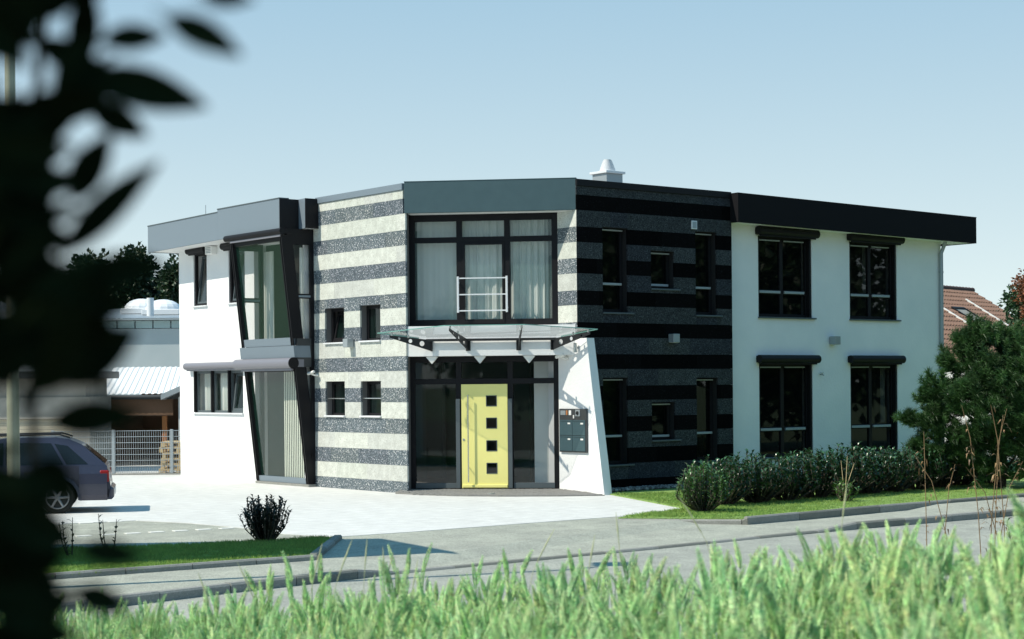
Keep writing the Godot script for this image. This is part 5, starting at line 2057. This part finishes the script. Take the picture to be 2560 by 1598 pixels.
func build_plants() -> void:
	# cherry laurel hedge: single shrubs
	var at := [[3.95, -32.6], [4.65, -33.15], [5.3, -33.65], [5.95, -34.3], [6.6, -34.85], [7.2, -35.4], [7.85, -35.95], [8.5, -36.6], [9.1, -37.3], [9.75, -38.0], [10.5, -38.6]]
	var where := ["next to the round corner bush", "second from the corner bush", "third from the corner bush", "under the left lower window of the white wing", "right of the left lower window", "between the two lower windows", "under the right lower window of the white wing", "right of the right lower window", "at the right end of the white wing", "behind the pine, third from the end", "behind the pine, at the end of the row"]
	var protos := []
	for i in at.size():
		var lab: String = "dark green laurel hedge shrub %s" % where[i]
		var pos := Vector3(at[i][0], -0.05, at[i][1])
		if i < 3:
			var o := thing("laurel_shrub", lab, "shrub", pos, "laurel shrubs in the hedge")
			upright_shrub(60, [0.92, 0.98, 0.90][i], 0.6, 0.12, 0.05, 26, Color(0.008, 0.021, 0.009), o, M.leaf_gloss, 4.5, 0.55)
			protos.append(o)
		else:
			var o := dup(protos[i % 3], "laurel_shrub", pos, rnd(0, 6), lab, "laurel shrubs in the hedge")
			o.scale = Vector3.ONE * rnd(0.94, 1.08)
	var o := thing("corner_bush", "round glossy green bush on a short stem at the lawn corner", "bush", Vector3(3.38, -0.06, -30.95))
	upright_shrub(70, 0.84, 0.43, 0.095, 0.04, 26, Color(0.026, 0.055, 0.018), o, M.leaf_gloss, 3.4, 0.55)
	o = thing("small_bush", "small light green bush with bare twigs before the hedge", "bush", Vector3(6.3, -0.05, -33.1))
	upright_shrub(14, 0.42, 0.27, 0.11, 0.04, 12, Color(0.085, 0.16, 0.045), o, M.leaf_gloss, 1.3)
	var mb := MB.new()
	for q in [[0.04, 0.86, 0.1], [0.2, 0.72, -0.05], [-0.06, 0.78, 0.0]]:
		mb.tube([Vector3(0, 0, 0), Vector3(q[0] * 0.4, q[1] * 0.5, q[2]), Vector3(q[0], q[1], q[2])], [0.009, 0.007, 0.004], 5)
	put(mb, "bare_twig", M.wood, o)
	o = thing("dark_bush", "dark spiky-leaved little bush on the grass strip before the forecourt", "bush", Vector3(-3.66, -0.06, -25.75))
	upright_shrub(62, 0.66, 0.40, 0.085, 0.034, 30, Color(0.012, 0.020, 0.012), o, M.leaf_dark, 1.0, 0.15)
	for q in [[Vector3(-5.99, -0.06, -23.6), "thin rose stem with few leaves on the grass strip, left one"], [Vector3(-5.45, -0.06, -23.5), "thin rose stem with few leaves on the grass strip, right one"]]:
		o = thing("rose_stem", q[1], "plant", q[0], "rose stems on the grass strip")
		upright_shrub(3, 0.62, 0.26, 0.09, 0.045, 7, Color(0.03, 0.04, 0.015), o, M.leaf, 1.0)
	build_pine()
	# lawn blades
	var blade := grass_clump(26, 0.055, 0.10, 9)
	var places := []
	var cols := []
	var lawns := [PackedVector2Array([Vector2(2.1, -36.2), Vector2(3.2, -31.95), Vector2(2.1, -30.45), Vector2(1.9, -29.9), Vector2(3.9, -29.45), Vector2(6.69, -31.95), Vector2(11.0, -35.6), Vector2(10.5, -38.5), Vector2(4.0, -33.5), Vector2(3.6, -36.5)]), PackedVector2Array([Vector2(-10, -18.2), Vector2(-5.58, -21.3), Vector2(-2.76, -23.35), Vector2(-2.8, -26.35), Vector2(-4.68, -25.4), Vector2(-10, -23.6)])]
	for g in 2:
		var poly: PackedVector2Array = lawns[g]
		for i in 9000:
			var p := Vector2(rnd(1.5, 11), rnd(-39, -29)) if g == 0 else Vector2(rnd(-10, -2.6), rnd(-26.5, -18))
			if not Geometry2D.is_point_in_polygon(p, poly):
				continue
			places.append(Transform3D(Basis(Vector3.UP, rnd(0, TAU)).scaled(Vector3(1, rnd(0.5, 1.1), 1)), Vector3(p.x, -0.065 if g == 0 else -0.055, p.y)))
			var k := rnd(0.8, 1.25)
			cols.append(Color(k * rnd(0.9, 1.15), k, k * 0.9))
	stuff(many(blade, places, cols, "lawn_grass", M.grass_blade))


func build_pine() -> void:
	var t := thing("mountain_pine", "broad dark green mountain pine at the right end of the hedge", "pine", Vector3(10.35, -0.1, -37.0))
	var mb := MB.new()
	mb.tube([Vector3(0, -0.1, 0), Vector3(0.05, 0.9, 0.02), Vector3(-0.1, 1.9, 0)], [0.13, 0.1, 0.05], 9)
	var tuft := MB.new()
	tuft.colored = true
	var r := RandomNumberGenerator.new()
	r.seed = 77
	for i in 46:
		var a := r.randf_range(0, TAU)
		var e := r.randf_range(0.1, 1.45)
		var d := Vector3(cos(a) * cos(e), sin(e), sin(a) * cos(e))
		var b := Vector3(0, r.randf_range(-0.12, 0.08), 0) + d * 0.015
		var side := d.cross(Vector3(r.randfn(), r.randfn(), r.randfn())).normalized() * 0.009
		var k := r.randf_range(0.65, 1.4)
		tuft.col = Color(k, k, k)
		tuft.tri(b - side, b + side, b + d * r.randf_range(0.09, 0.17))
	var mesh := tuft.mesh()
	var places := []
	var cols := []
	# outline of the crown: [x, y, z, radius]
	var lobes := [[-1.55, 1.55, 0.3, 0.42], [-1.85, 1.5, 0.1, 0.25], [-1.2, 2.1, 0.1, 0.5], [-0.75, 2.65, 0.0, 0.5], [-0.45, 3.2, 0.1, 0.42], [0.1, 3.0, -0.2, 0.55], [0.0, 2.3, 0.6, 0.75], [-0.7, 1.8, 0.8, 0.6], [0.7, 2.7, 0.2, 0.6], [1.1, 2.1, 0.5, 0.75], [0.4, 1.5, 0.9, 0.7], [-0.5, 1.2, 0.7, 0.5], [1.3, 1.3, 0.6, 0.7], [-1.25, 1.15, 0.4, 0.35], [0.9, 3.0, -0.4, 0.5], [1.5, 2.8, -0.2, 0.5], [0.2, 0.9, 0.8, 0.5], [-0.85, 0.85, 0.5, 0.35], [0.0, 1.8, -0.5, 0.8], [-1.75, 0.95, 0.3, 0.22], [-1.45, 0.75, 0.3, 0.3], [0.6, 0.5, 0.9, 0.5], [-0.5, 0.5, 0.5, 0.4], [1.3, 0.6, 0.6, 0.6], [1.9, 1.9, 0.1, 0.8]]
	for l in lobes:
		var c := Vector3(l[0], l[1], l[2])
		var s := Vector3(0, clampf(c.y * 0.55, 0.2, 1.6), 0)
		mb.tube([s, s.lerp(c, 0.5) - Vector3(0, 0.12, 0), c], [0.045, 0.03, 0.014], 6)
		for g in int(10 + 125 * l[3] * l[3]):
			var d := Vector3(rng.randfn(), rng.randfn(), rng.randfn()).normalized()
			d.y = abs(d.y) * 0.9 - 0.3 if rng.randf() < 0.7 else d.y
			var p: Vector3 = c + d.normalized() * l[3] * pow(rng.randf(), 0.22) * rnd(0.85, 1.15)
			var kk := rnd(0.6, 1.35)
			for i in 5:
				var o := Vector3(rng.randfn(), rng.randfn() * 0.7, rng.randfn()) * 0.045
				var tilt := d * 0.9 + Vector3(0, 0.8, 0) + o * 9.0
				var q := Quaternion(Vector3.UP, tilt.normalized())
				places.append(Transform3D(Basis(q).scaled(Vector3.ONE * rnd(0.7, 1.1)), p + o))
				var k := kk * rnd(0.8, 1.2)
				cols.append(Color(0.038 * k, 0.098 * k, 0.026 * k))
	put(mb, "trunk", M.bark, t)
	stuff(many(mesh, places, cols, "crown", M.leaf, t))
	# tall dry weeds and a leafy shrub on the verge at the right
	for i in 13:
		var w := thing("dry_weed", "tall dry brown weed stalk standing in the weeds at the right roadside", "weed", Vector3(4.6 + rnd(-0.4, 0.75), field_y(4.6, -17.6) - 0.05, -17.6 + rnd(-0.8, 0.8)), "dry weeds at the right roadside")
		var hgt := rnd(1.4, 2.3)
		var lean_ := Vector3(rnd(-0.45, 0.35), 0, rnd(-0.2, 0.2))
		mb = MB.new()
		var pts := [Vector3.ZERO, Vector3(lean_.x * 0.3, hgt * 0.5, lean_.z * 0.3), Vector3(lean_.x * 0.7, hgt * 0.85, lean_.z * 0.7), Vector3(lean_.x * 1.15, hgt, lean_.z)]
		mb.tube(pts, [0.006, 0.005, 0.004, 0.002], 5, false)
		put(mb, "stalk", M.dry, w)
		var lf := MB.new()
		lf.colored = true
		for k in 16:
			var f := rnd(0.25, 1.0)
			var p: Vector3 = pts[0].lerp(pts[1], clampf(f * 2, 0, 1)) if f < 0.5 else pts[1].lerp(pts[3], f * 2 - 1)
			var a := rnd(0, TAU)
			var kk := rnd(0.6, 1.2)
			lf.col = Color(0.24 * kk, 0.15 * kk, 0.065 * kk)
			lf.leaf(p, Vector3(cos(a), rnd(-0.8, 0.6), sin(a)).normalized(), Vector3.UP, rnd(0.05, 0.13), 0.018, 0.8)
		stuff(put(lf, "dry_leaf", M.leaf_dark, w))
	var sh := thing("roadside_shrub", "green leafy shrub among dry weeds at the right edge", "shrub", Vector3(5.62, field_y(5.2, -17.8) - 0.05, -17.8))
	upright_shrub(60, 1.4, 0.6, 0.10, 0.055, 30, Color(0.045, 0.095, 0.03), sh, M.leaf, 1.4)


func field_y(x: float, z: float) -> float:
	# ground of the field and of the bank that falls from it to the road
	var plane := 1.786 + (0.1 if x < 0 else 0.195) * clampf(x, -5, 4) + 0.048 * z - 0.92
	var edge := -7.2 + (0.6 if x < 0 else 1.25) * x
	edge = clampf(edge, -11.5, -4.2)
	var t := clampf((edge - 0.3 - z) / 3.6, 0, 1)
	t = t * t * (3 - 2 * t)
	return lerpf(plane, -0.26, t)


func build_field() -> void:
	# ground of the field with its bank
	var mb := MB.new()
	var n := 56
	for i in n:
		for j in n:
			var q := []
			for e in [[0, 0], [1, 0], [1, 1], [0, 1]]:
				var x := lerpf(-16.0, 14.0, float(i + e[0]) / n)
				var z := lerpf(6.0, -20.0, float(j + e[1]) / n)
				q.append(Vector3(x, field_y(x, z) - (0.12 if z > -1 else 0.0), z))
			mb.quad(q[0], q[1], q[2], q[3])
	struct(put(mb, "field_ground", M.soil))
	# wheat: clumps of stalks with ripening ears, far too many to count
	var r := RandomNumberGenerator.new()
	r.seed = 31
	var cl := MB.new()
	cl.colored = true
	for s in 6:
		var p := Vector3(r.randf_range(-0.09, 0.09), 0, r.randf_range(-0.09, 0.09))
		var h := r.randf_range(0.70, 0.80)
		var a := r.randf_range(0, TAU)
		var lean_ := Vector3(cos(a), 0, sin(a)) * r.randf_range(0.0, 0.07)
		var neck := p + lean_ + Vector3(0, h, 0)
		cl.col = Color(0.12, 0.26, 0.06)
		cl.tube([p, p + lean_ * 0.4 + Vector3(0, h * 0.55, 0), neck], [0.0022, 0.002, 0.0016], 4, false)
		# ear: two rows of plump spikelets on either side of a slightly bent axis
		var tilt := r.randf_range(0.03, 0.5)
		var dir := Vector3(cos(a) * tilt, 1, sin(a) * tilt).normalized()
		var bend := Vector3(cos(a), -0.3, sin(a)) * r.randf_range(0.0, 0.25)
		var b := r.randf_range(0, TAU)
		var ear := r.randf_range(0.09, 0.122)
		var rows := 10
		var pos := neck
		for k in rows:
			var f := float(k) / (rows - 1)
			var dd := (dir + bend * f).normalized()
			pos += dd * ear / rows
			var taper := 0.72 + 0.28 * f / 0.3 if f < 0.3 else 1.0 - 0.62 * pow((f - 0.3) / 0.7, 1.6)
			var side := dd.cross(Vector3(cos(b), 0, sin(b))).normalized()
			var frt := side.cross(dd).normalized()
			var w: float = 0.0074 * taper
			for e in 4:
				var o := side if e % 2 == 0 else frt
				if e >= 2:
					o = -o
				var kk := r.randf_range(0.55, 1.25)
				var warm := r.randf_range(0.0, 1.0)
				cl.col = Color((0.40 + 0.20 * warm) * kk, (0.71 + 0.0 * warm) * kk, (0.32 + 0.04 * warm) * kk)
				var up := (dd + o * 0.55).normalized()
				var m := pos + o * 0.0058 * taper + dd * (0.003 if e % 2 == 0 else -0.002)
				var l := 0.0145 * lerpf(1.0, taper, 0.6)
				var u2 := up.cross(o.cross(up)).normalized()
				var s2 := up.cross(u2).normalized()
				var bot := m - up * l * 0.4
				var top := m + up * l
				var ring := [m + u2 * w * 0.55, m + s2 * w * 0.62, m - u2 * w * 0.55, m - s2 * w * 0.62]
				for g in 4:
					cl.tri(bot, ring[(g + 1) % 4], ring[g])
					cl.tri(top, ring[g], ring[(g + 1) % 4])
		# flag leaves
		for k in 2:
			var la := r.randf_range(0, TAU)
			var q := p + lean_ * 0.6 + Vector3(0, h * r.randf_range(0.55, 0.85), 0)
			var prev_l := q
			var prev_r := q
			cl.col = Color(0.065, 0.165, 0.035) * r.randf_range(0.8, 1.3)
			for g in range(1, 5):
				var f := g / 4.0
				var c := q + Vector3(cos(la), 0, sin(la)) * 0.17 * f + Vector3(0, 0.10 * f - 0.17 * f * f, 0)
				var sd := Vector3(-sin(la), 0, cos(la)) * 0.007 * (1.0 - f * f * 0.95)
				if g > 1:
					cl.quad(prev_l, prev_r, c + sd, c - sd)
				else:
					cl.tri(q, c + sd, c - sd)
				prev_l = c - sd
				prev_r = c + sd
	var mesh := cl.mesh()
	var places := []
	var cols := []
	for i in 5800:
		var x := rnd(-5.5, 4.5)
		var z := rnd(-11.2, -2.3)
		var edge := clampf(-7.2 + (0.6 if x < 0 else 1.25) * x, -11.0, -4.2) + rnd(-0.15, 0.15)
		if z < edge or abs(x) > -z * 0.36 + 0.9:
			continue
		var sc := rnd(0.93, 1.06)
		if rng.randf() < 0.07:
			sc *= rnd(1.06, 1.22)
		places.append(Transform3D(Basis(Vector3.UP, rnd(0, TAU)) * Basis(Vector3.RIGHT, rnd(-0.10, 0.10)) * Basis(Vector3.FORWARD, rnd(-0.10, 0.10)) * Basis.from_scale(Vector3(1, sc, 1)), Vector3(x, field_y(x, z), z)))
		var k := rnd(0.85, 1.15)
		cols.append(Color(k * rnd(0.92, 1.12), k, k * rnd(0.88, 1.08)))
	print("wheat clumps ", places.size())
	stuff(many(mesh, places, cols, "wheat_field", M.wheat))
	# lone grass stalks standing above the wheat
	var px := [[-0.93, 0.42, -0.10], [-0.80, 0.52, 0.06], [-0.70, 0.55, 0.09], [-0.60, 0.50, 0.02], [-0.55, 0.38, 0.06], [-0.47, 0.45, -0.01], [-0.40, 0.36, 0.04], [0.02, 0.42, 0.12], [0.25, 0.34, 0.04], [0.42, 0.42, -0.02], [0.80, 0.40, -0.14], [1.1, 0.38, 0.03], [-1.05, 0.40, -0.08]]
	for i in px.size():
		var q: Array = px[i]
		var z: float = -7.0 + rnd(-0.3, 0.4) - min(q[0], 0) * 0.5 + max(q[0], 0) * 0.9
		var g := thing("grass_stalk", "thin pale wild grass stalk rising above the wheat before the driveway", "grass stalk", Vector3(q[0], field_y(q[0], z), z), "wild grass stalks above the wheat")
		mb = MB.new()
		var h: float = 0.86 + q[1] * 0.55
		var l := Vector3(q[2], 0, rnd(-0.03, 0.03))
		mb.tube([Vector3.ZERO, Vector3(0, h * 0.6, 0), Vector3(l.x * 0.5, h * 0.85, l.z), Vector3(l.x * 1.2, h, l.z)], [0.0018, 0.0016, 0.0012, 0.0008], 5, false)
		put(mb, "stalk", M.straw, g)
		mb = MB.new()
		mb.tube([Vector3(l.x * 0.62, h * 0.88, l.z), Vector3(l.x * 0.95, h * 0.95, l.z), Vector3(l.x * 1.25, h * 1.01, l.z)], [0.001, 0.0035, 0.0008], 6, false)
		put(mb, "seed_head", M.straw, g)


func big_leaf(base: Vector3, dir: Vector3, nn: Vector3, len: float, wid: float, curl: float) -> MB:
	# pointed oval leaf with a folded midrib, a few millimetres of curl
	var mb := MB.new()
	var side := dir.cross(nn).normalized()
	var n := 7
	var rows := []
	for i in n + 1:
		var f := float(i) / n
		var w := wid * 0.5 * pow(sin(PI * pow(f, 0.85)), 0.8) if i > 0 and i < n else 0.0008
		var c := base + dir * len * f + nn * (-curl * len * f * f)
		rows.append([c - side * w + nn * w * 0.25, c, c + side * w + nn * w * 0.25])
	for i in n:
		for k in 2:
			mb.quad(rows[i][k], rows[i][k + 1], rows[i + 1][k + 1], rows[i + 1][k])
	mb.tube([base - dir * len * 0.18, base, base + dir * len * 0.8], [0.0006, 0.0009, 0.0004], 5, false)
	return mb


func build_near_tree() -> void:
	# a branch hanging close before the lens at the left
	var t := thing("near_tree", "dark out-of-focus leafy tree branch close to the camera at the left", "tree", Vector3(-0.42, 0.75, -0.92))
	var o := Vector3(-0.42, 0.75, -0.92)
	var mb := MB.new()
	mb.tube([Vector3(-0.5, 0, 0.1), Vector3(-0.42, 1.0, 0.05), Vector3(-0.3, 1.8, 0.1), Vector3(-0.2, 2.6, 0.2)], [0.03, 0.024, 0.018, 0.01], 8)
	mb.tube([Vector3(-0.42, 0.9, 0.05), Vector3(0.02, 1.1, 0.0), Vector3(0.165, 1.35, 0.0), Vector3(0.175, 1.62, 0.02), Vector3(0.20, 1.9, 0.0)], [0.012, 0.006, 0.003, 0.0025, 0.002], 7)
	mb.tube([Vector3(-0.42, 0.9, 0.05), Vector3(0.0, 0.95, 0.0), Vector3(0.15, 1.05, 0.0), Vector3(0.17, 1.25, 0.0)], [0.012, 0.006, 0.003, 0.002], 7)
	put(mb, "branch", M.bark, t)
	# leaves that stand out: [x, y] of base and tip at about 0.9 m, width
	var list := [[-0.1735, 2.4105, -0.1405, 2.3918, 0.0135], [-0.2070, 2.3999, -0.1817, 2.4026, 0.013], [-0.2165, 2.3812, -0.1612, 2.3675, 0.0195], [-0.2145, 2.3640, -0.1925, 2.3530, 0.0145], [-0.2285, 2.2925, -0.1830, 2.3337, 0.0165], [-0.2230, 2.2770, -0.1800, 2.2830, 0.017], [-0.2320, 2.2260, -0.1950, 2.2480, 0.024], [-0.2360, 2.2030, -0.1950, 2.2060, 0.017], [-0.2215, 2.1370, -0.1965, 2.1325, 0.012], [-0.2240, 2.1150, -0.2020, 2.1070, 0.013], [-0.155, 2.4215, -0.1345, 2.4195, 0.010], [-0.2450, 2.1800, -0.2260, 2.1660, 0.018], [-0.2550, 2.1500, -0.2310, 2.1420, 0.02], [-0.2520, 2.1250, -0.2360, 2.1100, 0.018], [-0.2200, 2.3900, -0.2150, 2.4250, 0.016], [-0.2250, 2.3200, -0.2050, 2.3480, 0.018], [-0.2300, 2.2600, -0.2010, 2.2640, 0.017]]
	for q in list:
		var z := -0.72 + rnd(-0.02, 0.02)
		var k := z / -0.9
		var a := Vector3(q[0] * k, 2.22 + (q[1] - 2.22) * k, z) - o
		var e := Vector3(q[2] * k, 2.22 + (q[3] - 2.22) * k, z + rnd(-0.01, 0.01)) - o
		var d := (e - a).normalized()
		var nn := (Vector3(rnd(-0.2, 0.2), 0.25, 0.9) - d * d.dot(Vector3(0, 0.25, 0.9))).normalized()
		put(big_leaf(a - d * 0.003, d, nn, a.distance_to(e) + 0.006, q[4] * 1.0, rnd(-0.08, 0.08)), "leaf", M.near_leaf, t)
	var holes := [[-0.2405, 2.4008, 0.011], [-0.2435, 2.3765, 0.0085], [-0.2580, 2.3786, 0.011], [-0.2355, 2.3470, 0.008], [-0.2265, 2.3190, 0.013], [-0.2275, 2.2940, 0.010], [-0.2085, 2.4080, 0.012], [-0.2580, 2.2025, 0.014], [-0.2560, 2.1880, 0.010], [-0.1985, 2.3450, 0.02], [-0.2000, 2.3150, 0.016], [-0.2330, 2.2520, 0.0]]
	var made := 0
	for i in 2600:
		if made > 275:
			break
		var y := rnd(2.29, 2.45) if made % 5 < 3 else rnd(2.085, 2.3)
		var right := -0.236
		if y > 2.353:
			right = -0.214
		elif y > 2.327:
			right = -0.219
		elif y > 2.2965:
			right = -0.234
		elif y > 2.229:
			right = -0.208
		elif y > 2.194:
			right = -0.226
		var x := rnd(-0.285, right)
		var z := -0.72 + rnd(-0.06, 0.06)
		var a := rnd(-0.9, 0.9) + (PI if rng.randf() < 0.35 else 0.0)
		var len := rnd(0.034, 0.052)
		var d := Vector3(cos(a), sin(a), rnd(-0.5, 0.5)).normalized()
		var mid := Vector3(x, y, 0) + d * len * 0.5
		var bad := x + d.x * len > right + 0.014
		for h in holes:
			if Vector2(mid.x - h[0], mid.y - h[1]).length() < h[2] + 0.007:
				bad = true
		if bad:
			continue
		var k := z / -0.9
		var p := Vector3(x * k, 2.22 + (y - 2.22) * k, z) - o
		var nn := Vector3(rnd(-0.6, 0.6), rnd(-0.3, 0.7), rnd(0.3, 1)).normalized()
		nn = (nn - d * d.dot(nn)).normalized()
		put(big_leaf(p, d, nn, len * k, len * k * rnd(0.36, 0.46), rnd(-0.15, 0.15)), "leaf", M.near_leaf, t)
		made += 1
	# the rest of the crown above and left of the frame keeps these leaves in its shade
	var cl := leaf_clump(16, 0.045, 0.09, 12, 0.42)
	var places := []
	var cols := []
	for i in 1500:
		var p := Vector3(rnd(-1.5, -0.36), rnd(2.1, 3.9), rnd(-1.35, 0.1))
		if p.x > 0.31 * p.z - 0.04 and p.y < 2.3 - p.z * 0.26:
			continue
		places.append(Transform3D(Basis.from_euler(Vector3(rnd(-3, 3), rnd(-3, 3), rnd(-3, 3))).scaled(Vector3.ONE * rnd(0.8, 1.4)), p - o))
		var k := rnd(0.7, 1.3)
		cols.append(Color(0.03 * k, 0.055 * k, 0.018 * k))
	stuff(many(cl, places, cols, "foliage", M.leaf_dark, t))
